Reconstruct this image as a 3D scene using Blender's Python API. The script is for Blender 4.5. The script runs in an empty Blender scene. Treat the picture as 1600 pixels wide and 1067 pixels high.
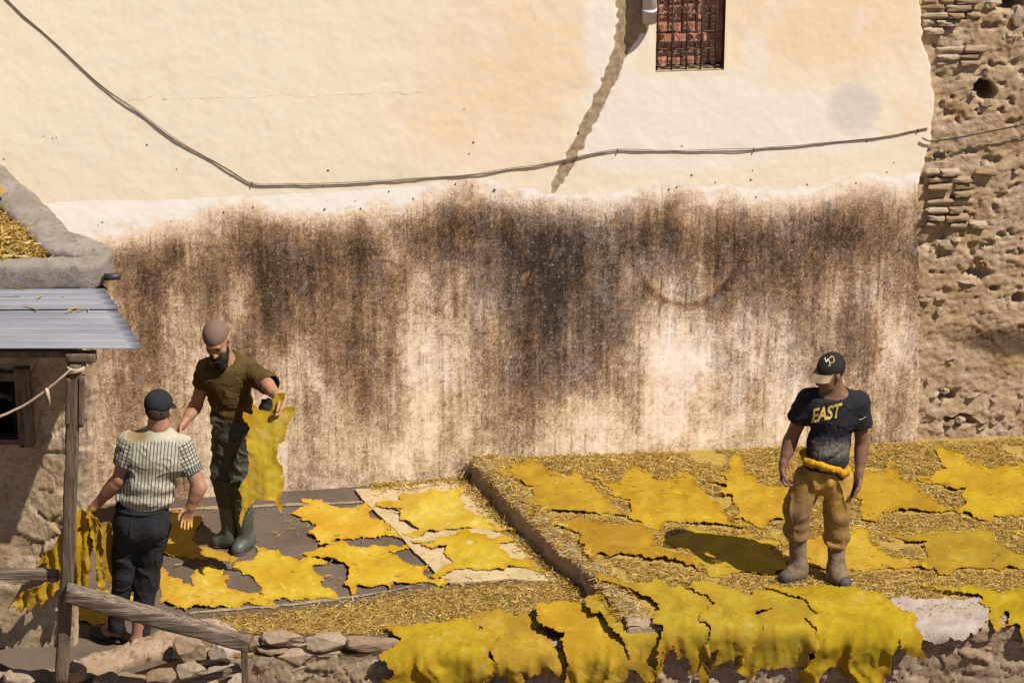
import bpy, bmesh, math, random
import numpy as np
from mathutils import Vector, Matrix
from mathutils.geometry import delaunay_2d_cdt
from mathutils.bvhtree import BVHTree

scene = bpy.context.scene
COL = scene.collection
rad = math.radians

# ------------------------------------------------------------------ camera
PITCH, DIST, FPX = rad(25.0), 22.0, 5170.0
TGT = np.array([0.0, 0.0, 1.02])
FW = np.array([0.0, math.cos(PITCH), -math.sin(PITCH)])
UPV = np.array([0.0, math.sin(PITCH), math.cos(PITCH)])
CAM = TGT - DIST * FW
cam_data = bpy.data.cameras.new('camera')
cam_data.sensor_width = 36.0
cam_data.lens = 36.0 * FPX / 1600.0
cam_data.clip_start, cam_data.clip_end = 0.5, 500.0
cam = bpy.data.objects.new('camera', cam_data)
COL.objects.link(cam)
cam.location = CAM
cam.rotation_euler = (math.pi / 2 - PITCH, 0, 0)
scene.camera = cam

# ------------------------------------------------------------------ sky and sun
SUN = np.array([0.478, -0.315, 0.819]); SUN /= np.linalg.norm(SUN)
world = bpy.data.worlds.new('World'); scene.world = world; world.use_nodes = True
wn = world.node_tree
bg = wn.nodes['Background']
sky = wn.nodes.new('ShaderNodeTexSky')
sky.sky_type = 'NISHITA'; sky.sun_disc = False
sky.sun_elevation = math.asin(SUN[2])
sky.sun_rotation = math.atan2(SUN[0], SUN[1])
sky.dust_density = 0.3; sky.air_density = 0.8
wn.links.new(sky.outputs[0], bg.inputs[0])
bg.inputs[1].default_value = 0.05
sun_data = bpy.data.lights.new('sun', 'SUN')
sun_data.energy = 5.0; sun_data.angle = rad(0.53); sun_data.color = (1.0, 0.93, 0.82)
sun = bpy.data.objects.new('sun', sun_data); COL.objects.link(sun)
sun.rotation_euler = Vector(SUN).to_track_quat('Z', 'Y').to_euler()
sun.location = (4, -4, 9)
scene.view_settings.view_transform = 'Standard'
scene.view_settings.look = 'None'
scene.view_settings.exposure = 0.56
scene.view_settings.gamma = 1.0
scene.render.film_transparent = False
scene.cycles.max_bounces = 6

# ------------------------------------------------------------------ photo measurements -> places
def rays(u, v):
    u = np.asarray(u, float); v = np.asarray(v, float)
    d = FW[None] + ((u.reshape(-1, 1) - 800) / FPX) * np.array([[1., 0, 0]]) - ((v.reshape(-1, 1) - 533.5) / FPX) * UPV[None]
    return d
def on_z(u, v, z=0.0):
    d = rays(u, v); t = (z - CAM[2]) / d[:, 2]
    return CAM + d * t[:, None]
def on_y(u, v, y):
    d = rays(u, v); t = (y - CAM[1]) / d[:, 1]
    return CAM + d * t[:, None]
WA = rad(4.5)                                   # the big wall runs slightly away to the right
WN = np.array([math.sin(WA), -math.cos(WA), 0])
WS = np.array([math.cos(WA), math.sin(WA), 0])
def on_wall(u, v, off=0.0):                     # wall coordinates (s along, depth off, z)
    d = rays(u, v); t = (off - CAM @ WN) / (d @ WN)
    p = CAM + d * t[:, None]
    return np.stack([p @ WS, -p @ WN, p[:, 2]], 1)
def gz(x, y=0):                                 # lower terrace level, falls a little to the left
    return np.where(np.asarray(x) < -0.28, 0.035 * (np.asarray(x) + 0.28), 0.0)
def on_g(u, v):
    p = on_z(u, v, 0.0)
    for _ in range(4):
        z = gz(p[:, 0]); d = rays(u, v); t = (z - CAM[2]) / d[:, 2]; p = CAM + d * t[:, None]
    return p
def project(p):
    q = np.asarray(p) - CAM; z = q @ FW
    return np.stack([800 + FPX * q[:, 0] / z, 533.5 - FPX * (q @ UPV) / z], 1)
ZT = 0.16                                       # upper terrace level
YE = -2.3                                       # front edge of both terraces

# ------------------------------------------------------------------ noise
def _h(ix, iy, iz, seed):
    n = (ix * 374761393 + iy * 668265263 + iz * 2147483647 + seed * 1274126177) & 0xffffffff
    n = ((n ^ (n >> 13)) * 1274126177) & 0xffffffff
    n = ((n ^ (n >> 16)) * 2246822519) & 0xffffffff
    return ((n ^ (n >> 15)) & 0xffffff) / float(0xffffff)
def vnoise(p, seed=0):
    p = np.asarray(p, float)
    i = np.floor(p).astype(np.int64); f = p - i; f = f * f * f * (f * (f * 6 - 15) + 10)
    o = 0
    for a in (0, 1):
        wa = f[:, 0] if a else 1 - f[:, 0]
        for b in (0, 1):
            wb = f[:, 1] if b else 1 - f[:, 1]
            for c in (0, 1):
                wc = f[:, 2] if c else 1 - f[:, 2]
                o = o + wa * wb * wc * _h(i[:, 0] + a, i[:, 1] + b, i[:, 2] + c, seed)
    return o * 2 - 1
def fbm(p, oct=4, seed=0, gain=0.5):
    p = np.asarray(p, float); a = 1.0; s = 0.0; o = np.zeros(len(p))
    for k in range(oct):
        o += a * vnoise(p * (2.03 ** k) + 17.3 * k, seed + k); s += a; a *= gain
    return o / s
def worley(p, seed=0):                          # 2-D cells: F1, F2
    p = np.asarray(p, float)[:, :2]; i = np.floor(p).astype(np.int64)
    f1 = np.full(len(p), 9.0); f2 = f1.copy(); z0 = np.zeros(len(p), np.int64); cid = np.zeros(len(p))
    for a in (-1, 0, 1):
        for b in (-1, 0, 1):
            cx, cy = i[:, 0] + a, i[:, 1] + b
            h1 = _h(cx, cy, z0, seed); h2 = _h(cx, cy, z0, seed + 7)
            d = np.hypot(cx + h1 - p[:, 0], cy + h2 - p[:, 1])
            m = d < f1
            f2 = np.where(m, f1, np.minimum(f2, d)); cid = np.where(m, _h(cx, cy, z0, seed + 13), cid); f1 = np.where(m, d, f1)
    return f1, f2, cid
def sstep(a, b, x):
    t = np.clip((np.asarray(x, float) - a) / (b - a), 0, 1); return t * t * (3 - 2 * t)
def c3(a, b, c=None):
    a = np.asarray(a, float); b = np.asarray(b, float)
    return np.stack([a, b, np.zeros_like(a) if c is None else np.asarray(c, float)], 1)

# ------------------------------------------------------------------ object helpers
def tag(o, label=None, cat=None, group=None, kind=None):
    if label: o['label'] = label
    if cat: o['category'] = cat
    if group: o['group'] = group
    if kind: o['kind'] = kind
    return o
def empty(name, loc=(0, 0, 0), rz=0.0, parent=None):
    o = bpy.data.objects.new(name, None); COL.objects.link(o)
    o.empty_display_size = 0.1; o.location = loc; o.rotation_euler = (0, 0, rz)
    if parent: o.parent = parent
    return o
def mesh_data(name, verts, faces, smooth=True, attrs=None):
    verts = np.asarray(verts, np.float32)
    me = bpy.data.meshes.new(name)
    if isinstance(faces, np.ndarray) or (len(faces) and isinstance(faces[0], np.ndarray)):
        fl = [faces] if isinstance(faces, np.ndarray) else list(faces)
        fl = [f for f in fl if len(f)]
        loops = np.concatenate([f.ravel() for f in fl]).astype(np.int32)
        tot = np.concatenate([np.full(len(f), f.shape[1]) for f in fl]).astype(np.int32)
        st = np.concatenate([[0], np.cumsum(tot)[:-1]]).astype(np.int32)
        me.vertices.add(len(verts)); me.vertices.foreach_set('co', verts.ravel())
        me.loops.add(len(loops)); me.loops.foreach_set('vertex_index', loops)
        me.polygons.add(len(tot)); me.polygons.foreach_set('loop_start', st)
        me.polygons.foreach_set('loop_total', tot)
        me.update(calc_edges=True)
    else:
        me.from_pydata([tuple(map(float, v)) for v in verts], [], [tuple(int(i) for i in f) for f in faces]); me.update()
    me.polygons.foreach_set('use_smooth', np.full(len(me.polygons), bool(smooth)))
    for k, a in (attrs or {}).items():
        a = np.asarray(a, np.float32)
        if a.ndim == 1:
            at = me.attributes.new(k, 'FLOAT', 'POINT'); at.data.foreach_set('value', a)
        else:
            if a.shape[1] == 3: a = np.concatenate([a, np.ones((len(a), 1), np.float32)], 1)
            at = me.attributes.new(k, 'FLOAT_COLOR', 'POINT'); at.data.foreach_set('color', a.ravel())
    return me
def obj(name, me, mat=None, parent=None):
    o = bpy.data.objects.new(name, me); COL.objects.link(o)
    if mat is not None and not me.materials: me.materials.append(mat)
    if parent: o.parent = parent
    return o
def mk(name, verts, faces, mat, parent=None, smooth=True, attrs=None):
    return obj(name, mesh_data(name, verts, faces, smooth, attrs), mat, parent)
def grid_faces(nu, nv, flip=False):
    i = np.arange(nu * nv).reshape(nv, nu)
    f = np.stack([i[:-1, :-1], i[:-1, 1:], i[1:, 1:], i[1:, :-1]], -1).reshape(-1, 4)
    return f[:, ::-1] if flip else f
def box_arr(c, s, M=None):
    v = np.array([[x, y, z] for x in (-.5, .5) for y in (-.5, .5) for z in (-.5, .5)]) * np.asarray(s)
    if M is not None: v = v @ np.asarray(M).T
    f = np.array([[0, 1, 3, 2], [4, 6, 7, 5], [0, 4, 5, 1], [2, 3, 7, 6], [0, 2, 6, 4], [1, 5, 7, 3]])
    return v + np.asarray(c), f
def join(parts):
    vs, qs, ts, n = [], [], [], 0
    for v, f in parts:
        f = np.asarray(f); vs.append(v); (qs if f.shape[1] == 4 else ts).append(f + n); n += len(v)
    out = []
    if qs: out.append(np.concatenate(qs))
    if ts: out.append(np.concatenate(ts))
    return np.concatenate(vs), out
def tube(path, r, n=8, closed=False, cap=True):
    P = np.asarray(path, float); m = len(P)
    r = np.broadcast_to(np.asarray(r, float), (m,))
    T = np.gradient(P, axis=0) if not closed else (np.roll(P, -1, 0) - np.roll(P, 1, 0))
    T /= np.linalg.norm(T, axis=1)[:, None] + 1e-9
    up = np.array([0, 0, 1.]) if abs(T[0, 2]) < .9 else np.array([0, 1., 0])
    V = []
    for k in range(m):
        a = np.cross(T[k], up); a /= np.linalg.norm(a) + 1e-9; b = np.cross(a, T[k]); up = b
        th = np.linspace(0, 2 * np.pi, n, endpoint=False)
        V.append(P[k] + r[k] * (np.cos(th)[:, None] * a + np.sin(th)[:, None] * b))
    V = np.concatenate(V); F = []
    for k in range(m if closed else m - 1):
        k2 = (k + 1) % m
        for j in range(n):
            j2 = (j + 1) % n
            F.append([k * n + j, k * n + j2, k2 * n + j2, k2 * n + j])
    T3 = np.zeros((0, 3), int)
    if cap and not closed:
        V = np.concatenate([V, P[:1], P[-1:]]); c0, c1 = len(V) - 2, len(V) - 1
        T3 = np.array([[c0, (j + 1) % n, j] for j in range(n)] + [[c1, (m - 1) * n + j, (m - 1) * n + (j + 1) % n] for j in range(n)])
    return V, np.array(F), T3
def tube_obj(name, path, r, mat, parent=None, n=8, closed=False):
    v, q, t = tube(path, r, n, closed)
    return mk(name, v, [a for a in (q, t) if len(a)], mat, parent)
def smooth_path(pts, n=8):                      # Catmull-Rom
    P = np.asarray(pts, float); P = np.concatenate([2 * P[:1] - P[1:2], P, 2 * P[-1:] - P[-2:-1]])
    o = []
    for k in range(1, len(P) - 2):
        for t in np.linspace(0, 1, n, endpoint=False):
            a, b, c, d = P[k - 1:k + 3]
            o.append(.5 * (2 * b + (c - a) * t + (2 * a - 5 * b + 4 * c - d) * t * t + (3 * b - a - 3 * c + d) * t ** 3))
    o.append(P[-2]); return np.array(o)

# ------------------------------------------------------------------ node helper
class G:
    def __init__(self, name, rough=0.85, spec=0.3):
        self.m = bpy.data.materials.new(name); self.m.use_nodes = True
        self.t = self.m.node_tree; self.b = self.t.nodes['Principled BSDF']
        self.b.inputs['Roughness'].default_value = rough
        self.b.inputs['Specular IOR Level'].default_value = spec
        self._oc = None
    def n(self, t, **kw):
        nd = self.t.nodes.new(t)
        for k, v in kw.items(): setattr(nd, k, v)
        return nd
    def put(self, sock, v):
        if isinstance(v, bpy.types.NodeSocket): self.t.links.new(v, sock)
        elif v is not None:
            if hasattr(sock.default_value, '__len__') and not hasattr(v, '__len__'): v = (v, v, v, 1)[:len(sock.default_value)]
            if hasattr(v, '__len__') and len(v) == 3 and len(sock.default_value) == 4: v = tuple(v) + (1,)
            sock.default_value = v
    def coord(self, scale=(1, 1, 1), kind='Object'):
        if self._oc is None: self._oc = self.n('ShaderNodeTexCoord')
        mp = self.n('ShaderNodeMapping'); mp.inputs['Scale'].default_value = scale
        self.t.links.new(self._oc.outputs[kind], mp.inputs[0]); return mp.outputs[0]
    def noise(self, scale, detail=4, rough=.55, co=None, dist=0.0, lo=None, hi=None):
        nd = self.n('ShaderNodeTexNoise'); nd.inputs['Scale'].default_value = scale
        nd.inputs['Detail'].default_value = detail; nd.inputs['Roughness'].default_value = rough; nd.inputs['Distortion'].default_value = dist
        self.t.links.new(co if co is not None else self.coord(), nd.inputs['Vector'])
        o = nd.outputs[0]
        return o if lo is None else self.rng(o, lo, hi)
    def voro(self, scale, co=None, feature='F1', out='Distance'):
        nd = self.n('ShaderNodeTexVoronoi'); nd.feature = feature; nd.inputs['Scale'].default_value = scale
        self.t.links.new(co if co is not None else self.coord(), nd.inputs['Vector']); return nd.outputs[out]
    def rng(self, x, a, b, c=0., d=1., smooth=True):
        nd = self.n('ShaderNodeMapRange'); nd.interpolation_type = 'SMOOTHSTEP' if smooth else 'LINEAR'
        self.put(nd.inputs[0], x)
        for i, v in enumerate((a, b, c, d)): self.put(nd.inputs[1 + i], v)
        return nd.outputs[0]
    def mth(self, op, a, b=None, clamp=False):
        nd = self.n('ShaderNodeMath', operation=op); nd.use_clamp = clamp
        self.put(nd.inputs[0], a)
        if b is not None: self.put(nd.inputs[1], b)
        return nd.outputs[0]
    def mix(self, f, a, b, mode='MIX'):
        nd = self.n('ShaderNodeMix'); nd.data_type = 'RGBA'; nd.blend_type = mode
        self.put(nd.inputs[0], f); self.put(nd.inputs[6], a); self.put(nd.inputs[7], b); return nd.outputs[2]
    def ramp(self, x, stops):
        nd = self.n('ShaderNodeValToRGB'); e = nd.color_ramp.elements
        while len(e) < len(stops): e.new(0.5)
        for k, (p, c) in enumerate(stops): e[k].position = p; e[k].color = tuple(c) + (1,)
        self.put(nd.inputs[0], x); return nd.outputs[0]
    def attr(self, name, fac=True):
        nd = self.n('ShaderNodeAttribute'); nd.attribute_name = name; return nd.outputs['Fac' if fac else 'Color']
    def sep(self, v=None):
        nd = self.n('ShaderNodeSeparateXYZ'); self.t.links.new(v if v is not None else self.coord(), nd.inputs[0]); return nd.outputs
    def objrand(self): return self.n('ShaderNodeObjectInfo').outputs['Random']
    def bump(self, h, strength=.4, dist=.01, prev=None):
        nd = self.n('ShaderNodeBump'); nd.inputs['Strength'].default_value = strength; nd.inputs['Distance'].default_value = dist
        self.put(nd.inputs['Height'], h)
        if prev is not None: self.t.links.new(prev, nd.inputs['Normal'])
        self.t.links.new(nd.outputs[0], self.b.inputs['Normal']); return nd.outputs[0]
    def col(self, c): self.put(self.b.inputs['Base Color'], c); return self
    def done(self, **kw):
        for k, v in kw.items(): self.put(self.b.inputs[k], v)
        return self.m
# ------------------------------------------------------------------ materials of the place
def mat_plaster():
    g = G('wall_plaster', .92, .15); co = g.coord()
    sx = g.sep(co)
    st = g.attr('stain'); low = g.attr('low'); white = g.attr('white'); pale = g.attr('pale'); och = g.attr('ochre'); cem = g.attr('cement'); rust = g.attr('rust')
    streak = g.noise(46, 5, .6, g.coord((1, 1, .055)))
    streak2 = g.noise(15, 4, .6, g.coord((1, 1, .10)))
    blot = g.noise(8, 6, .62, co); speck = g.noise(75, 5, .75, co); fine = g.noise(210, 3, .7, co); med = g.noise(28, 5, .7, co, .4)
    # upper paint
    up = g.mix(g.rng(g.mth('ADD', och, g.mth('MULTIPLY', g.mth('SUBTRACT', blot, .5), .9)), .1, .95), (.80, .715, .59), (.79, .63, .42))
    up = g.mix(g.rng(streak2, .45, .75, 0, .35), up, (.80, .69, .53)); up = g.mix(g.rng(g.noise(2.2, 7, .68, co, .5), .5, .62, 0, .5), up, (.82, .73, .61)); up = g.mix(g.rng(g.noise(6, 7, .72, g.coord((1, 1, .35)), .3), .56, .70, 0, .5), up, (.74, .56, .36))
    up = g.mix(g.rng(g.mth('ADD', pale, g.mth('MULTIPLY', g.mth('SUBTRACT', blot, .5), .7)), .25, .6), up, (.81, .74, .66))
    up = g.mix(g.rng(speck, .6, .8, 0, .25), up, (.60, .45, .27))
    up = g.mix(g.rng(g.mth('ADD', cem, g.mth('MULTIPLY', g.mth('SUBTRACT', g.mth('ADD', med, blot), 1.), .5)), .2, .75, 0, .8), up, (.62, .57, .52))
    up = g.mix(g.rng(g.mth('ADD', g.attr('strip'), g.mth('MULTIPLY', g.mth('SUBTRACT', speck, .5), .7)), .35, .65), up, g.mix(g.rng(med, .4, .65), (.40, .31, .20), (.27, .20, .12)))
    wht = g.mix(g.rng(blot, .55, .72, 0, .35), (.87, .83, .80), (.80, .68, .52))
    up = g.mix(g.rng(g.mth('ADD', white, g.mth('MULTIPLY', g.mth('SUBTRACT', g.mth('ADD', med, blot), 1.), .55)), .30, .66), up, wht)
    # lower stained part
    den = g.mth('ADD', st, g.mth('MULTIPLY', g.mth('SUBTRACT', streak, .5), .34))
    den = g.mth('ADD', den, g.mth('MULTIPLY', g.mth('SUBTRACT', streak2, .5), .22))
    den = g.mth('ADD', den, g.mth('MULTIPLY', g.mth('SUBTRACT', blot, .5), .35))
    den = g.mth('ADD', den, g.mth('MULTIPLY', g.mth('SUBTRACT', med, .5), .62))
    amp = g.rng(st, -.05, .35, .45, 1.0)
    den = g.mth('ADD', den, g.mth('MULTIPLY', g.mth('MULTIPLY', g.mth('SUBTRACT', speck, .5), 1.3), amp))
    den = g.mth('ADD', den, g.mth('MULTIPLY', g.mth('MULTIPLY', g.mth('SUBTRACT', fine, .5), .5), amp))
    warm = g.ramp(den, [(.0, (.84, .73, .62)), (.18, (.75, .59, .43)), (.36, (.54, .40, .27)), (.55, (.31, .20, .12)), (.78, (.125, .076, .046)), (1, (.035, .023, .016))])
    cool = g.ramp(den, [(.0, (.85, .79, .75)), (.20, (.73, .63, .55)), (.38, (.50, .40, .33)), (.57, (.26, .19, .148)), (.80, (.10, .072, .056)), (1, (.030, .023, .019))])
    wc = g.rng(g.mth('ADD', rust, g.mth('MULTIPLY', g.mth('SUBTRACT', g.noise(5, 4, .6, g.coord((1, 1, .4))), .5), 1.3)), .3, .7)
    lowc = g.mix(wc, cool, warm)
    rsp = g.noise(17, 6, .72, g.coord((1, 1, .5)), .6); lowc = g.mix(g.mth('MULTIPLY', g.rng(rsp, .56, .72, 0, .75), g.rng(den, .05, .4)), lowc, (.40, .21, .085))
    gsp = g.noise(7, 6, .7, g.coord((1, 1, .6)), .5); lowc = g.mix(g.mth('MULTIPLY', g.rng(gsp, .54, .70, 0, .45), g.rng(den, .1, .45)), lowc, (.27, .25, .235))
    wv = g.n('ShaderNodeVectorMath', operation='ADD'); wc2 = g.n('ShaderNodeCombineXYZ'); g.put(wc2.inputs[0], g.mth('MULTIPLY', g.mth('SUBTRACT', g.noise(4.5, 3, .6, co), .5), .05)); g.t.links.new(g.coord((1, 1, .014)), wv.inputs[0]); g.t.links.new(wc2.outputs[0], wv.inputs[1]); drip = g.noise(46, 3, .6, wv.outputs[0]); dl = g.noise(6, 4, .6, g.coord((1, 1, .45)))
    dm = g.mth('MULTIPLY', g.mth('MULTIPLY', g.rng(drip, .58, .66), g.rng(dl, .44, .56)), g.rng(st, .02, .4, .25, 1.0)); lowc = g.mix(g.mth('MULTIPLY', dm, .6), lowc, (.11, .058, .03))
    flk = g.noise(40, 6, .8, co, .3); lowc = g.mix(g.rng(flk, .60, .66, 0, .65), lowc, (.80, .73, .67))
    col = g.mix(g.rng(g.mth('ADD', low, g.mth('MULTIPLY', g.mth('SUBTRACT', g.mth('ADD', med, speck), 1.), .9)), .25, .75), up, lowc)
    # hairline cracks in the paint
    wob = g.mth('MULTIPLY', g.mth('SUBTRACT', g.noise(5, 6, .7, co), .5), .16)
    def crack(axis, at, other, lo, hi, wdt=.0022):
        d = g.mth('ABSOLUTE', g.mth('SUBTRACT', g.mth('ADD', sx[axis], wob), at))
        m = g.rng(d, wdt * .4, wdt, 1, 0)
        e = g.mth('MULTIPLY', g.rng(sx[other], lo, lo + .1), g.rng(sx[other], hi - .1, hi, 1, 0))
        return g.mth('MULTIPLY', g.mth('MULTIPLY', m, e), .55)
    for a in CRACKS: col = g.mix(crack(*a), col, (.28, .19, .11))
    g.col(col)
    h = g.mth('ADD', g.mth('MULTIPLY', med, .9), g.mth('ADD', g.mth('MULTIPLY', speck, .5), g.mth('MULTIPLY', g.noise(13, 3, .5, co), .3)))
    g.bump(h, .26, .004)
    return g.done()

def mat_earth(name, a, b, c, scale=1.0, bump=.7, dark=(.07, .05, .035), rough=.95):
    g = G(name, rough, .12); co = g.coord()
    n1 = g.noise(4 * scale, 6, .62, co); n2 = g.noise(26 * scale, 6, .7, co); n3 = g.noise(110 * scale, 4, .75, co)
    col = g.mix(g.rng(n1, .35, .65), a, b)
    col = g.mix(g.rng(n2, .48, .72), col, c)
    col = g.mix(g.rng(n3, .56, .78, 0, .6), col, dark)
    col = g.mix(g.rng(n3, .2, .4, .35, 0), col, tuple(min(1, x * 1.5) for x in a))
    g.col(col)
    g.bump(g.mth('ADD', g.mth('MULTIPLY', n2, 1.0), g.mth('MULTIPLY', n3, .5)), bump, .012)
    return g.done()

def mat_rubble():
    g = G('rubble_mortar', .95, .1); co = g.coord()
    n1 = g.noise(3.5, 6, .62, co); n2 = g.noise(20, 6, .72, co); n3 = g.noise(95, 4, .75, co)
    soot = g.attr('stain'); pit = g.attr('pit')
    col = g.mix(g.rng(n1, .35, .62), (.41, .285, .165), (.47, .36, .245))
    col = g.mix(g.rng(n2, .5, .75, 0, .8), col, (.33, .20, .10))
    col = g.mix(g.rng(n3, .55, .8, 0, .6), col, (.12, .08, .05))
    col = g.mix(g.rng(g.mth('ADD', soot, g.mth('MULTIPLY', g.mth('SUBTRACT', n2, .5), .9)), .35, .85, 0, .9), col, (.10, .065, .04))
    col = g.mix(pit, col, (.05, .035, .025))
    g.col(col); g.bump(g.mth('ADD', n2, g.mth('MULTIPLY', n3, .6)), .9, .018)
    return g.done()

def mat_stone(name, a, b):
    g = G(name, .93, .15); co = g.coord()
    n1 = g.noise(9, 6, .65, co); n3 = g.noise(70, 5, .75, co)
    r = g.objrand()
    col = g.mix(g.rng(n1, .35, .65), a, b)
    col = g.mix(g.rng(n3, .53, .75, 0, .7), col, tuple(x * .3 for x in a))
    nd = g.n('ShaderNodeHueSaturation'); g.put(nd.inputs['Color'], col); g.put(nd.inputs['Value'], g.rng(r, 0, 1, .72, 1.15, False)); g.put(nd.inputs['Saturation'], g.rng(r, 0, 1, 1.1, .75, False))
    g.col(nd.outputs[0]); g.bump(g.mth('ADD', n1, g.mth('MULTIPLY', n3, .7)), .8, .012)
    return g.done()

def mat_wood(name, a, b, axis=2):
    g = G(name, .88, .2)
    sc = [1, 1, 1]; sc[axis] = .05
    n1 = g.noise(55, 6, .65, g.coord(tuple(sc))); n2 = g.noise(9, 4, .6); n3 = g.noise(150, 3, .6, g.coord(tuple(sc)))
    col = g.mix(g.rng(n1, .35, .65), a, b)
    col = g.mix(g.rng(n3, .55, .7, 0, .8), col, tuple(x * .25 for x in a))
    col = g.mix(g.rng(n2, .5, .75, 0, .6), col, tuple(x * .45 for x in b))
    g.col(col); g.bump(g.mth('ADD', n1, n3), .7, .006)
    return g.done()

def mat_hide(name, a, pale, deep, pale_lo=.55):
    g = G(name, .9, .12); co = g.coord()
    r = g.objrand(); e = g.attr('edge')
    off = g.n('ShaderNodeVectorMath', operation='ADD'); g.put(off.inputs[0], co)
    cb = g.n('ShaderNodeCombineXYZ'); g.put(cb.inputs[0], g.mth('MULTIPLY', r, 37.)); g.put(cb.inputs[1], g.mth('MULTIPLY', r, 91.)); g.t.links.new(cb.outputs[0], off.inputs[1])
    c2 = off.outputs[0]
    n1 = g.noise(3.2, 5, .6, c2, .6); n2 = g.noise(14, 6, .68, c2, .3); n3 = g.noise(90, 4, .7, c2)
    col = g.mix(g.rng(n1, .42, .62), a, deep)
    col = g.mix(g.rng(g.mth('ADD', n2, g.mth('MULTIPLY', g.mth('SUBTRACT', n1, .5), -.7)), pale_lo, pale_lo + .2, 0, .6), col, pale)
    col = g.mix(g.rng(n3, .56, .76, 0, .4), col, tuple(x * .6 for x in deep))
    vein = g.noise(5, 6, .7, c2, 1.2); col = g.mix(g.rng(g.mth('ABSOLUTE', g.mth('SUBTRACT', vein, .5)), 0, .018, .45, 0), col, tuple(x * .62 for x in deep))
    wet = g.noise(2.4, 4, .6, c2, .4); col = g.mix(g.rng(wet, .54, .66, 0, .5), col, tuple(x * .74 for x in deep))
    ef = g.mth('MULTIPLY', g.rng(e, 0, .05, 1, 0), g.rng(n2, .35, .65))
    col = g.mix(g.mth('MULTIPLY', ef, .75), col, (deep[0] * .95, deep[1] * .72, deep[2] * .6))
    nd = g.n('ShaderNodeHueSaturation'); g.put(nd.inputs['Color'], col); g.put(nd.inputs['Value'], g.rng(r, 0, 1, .84, 1.10, False)); g.put(nd.inputs['Hue'], g.rng(g.mth('FRACT', g.mth('MULTIPLY', r, 7.3)), 0, 1, .497, .510, False)); g.put(nd.inputs['Saturation'], g.rng(g.mth('FRACT', g.mth('MULTIPLY', r, 3.7)), 0, 1, .96, 1.0, False))
    g.col(nd.outputs[0])
    g.bump(g.mth('ADD', g.mth('MULTIPLY', n2, 1.0), g.mth('MULTIPLY', n3, .35)), .35, .008)
    return g.done()

def mat_plain(name, c, rough=.8, spec=.3, var=.25, scale=30, metal=0.0, bump=.2):
    g = G(name, rough, spec); n1 = g.noise(scale, 5, .65); n2 = g.noise(scale * 5, 3, .65)
    col = g.mix(g.rng(n1, .3, .7, 0, 1), tuple(x * (1 - var) for x in c), tuple(min(1, x * (1 + var)) for x in c))
    g.col(col); g.bump(g.mth('ADD', n1, g.mth('MULTIPLY', n2, .5)), bump, .004)
    return g.done(Metallic=metal)

def mat_straw():
    g = G('straw', .75, .3); c = g.attr('tint', False); g.col(c); return g.done()

def mat_metal_sheet():
    g = G('galvanised_sheet', .62, .4); n1 = g.noise(5, 5, .6, g.coord((.25, 1, 1))); n2 = g.noise(60, 4, .7)
    col = g.mix(g.rng(n1, .35, .65), (.24, .245, .28), (.33, .335, .375))
    col = g.mix(g.rng(n1, .62, .78, 0, .45), col, (.28, .25, .22))
    col = g.mix(g.rng(n2, .58, .78, 0, .45), col, (.12, .09, .07))
    g.col(col); g.bump(n2, .15, .002); return g.done(Metallic=.55, Roughness=.42)

def mat_floor():
    g = G('terrace_screed', .95, .12); co = g.coord()
    n1 = g.noise(2.2, 5, .6, co); n2 = g.noise(130, 4, .75, co); n3 = g.noise(18, 5, .65, co)
    dirt = g.attr('dirt')
    col = g.mix(g.rng(n1, .35, .65), (.088, .066, .050), (.120, .093, .070))
    col = g.mix(g.rng(n2, .5, .72, 0, .8), col, (.06, .043, .033))
    col = g.mix(g.rng(n2, .28, .42, .55, 0), col, (.24, .19, .14))
    col = g.mix(g.rng(n3, .55, .8, 0, .4), col, (.20, .15, .08))
    col = g.mix(g.rng(g.mth('ADD', dirt, g.mth('MULTIPLY', g.mth('SUBTRACT', n3, .5), .8)), .3, .8, 0, .9), col, (.16, .105, .035))
    g.col(col); g.bump(g.mth('ADD', n2, g.mth('MULTIPLY', n3, .7)), .6, .006); return g.done()

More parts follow.
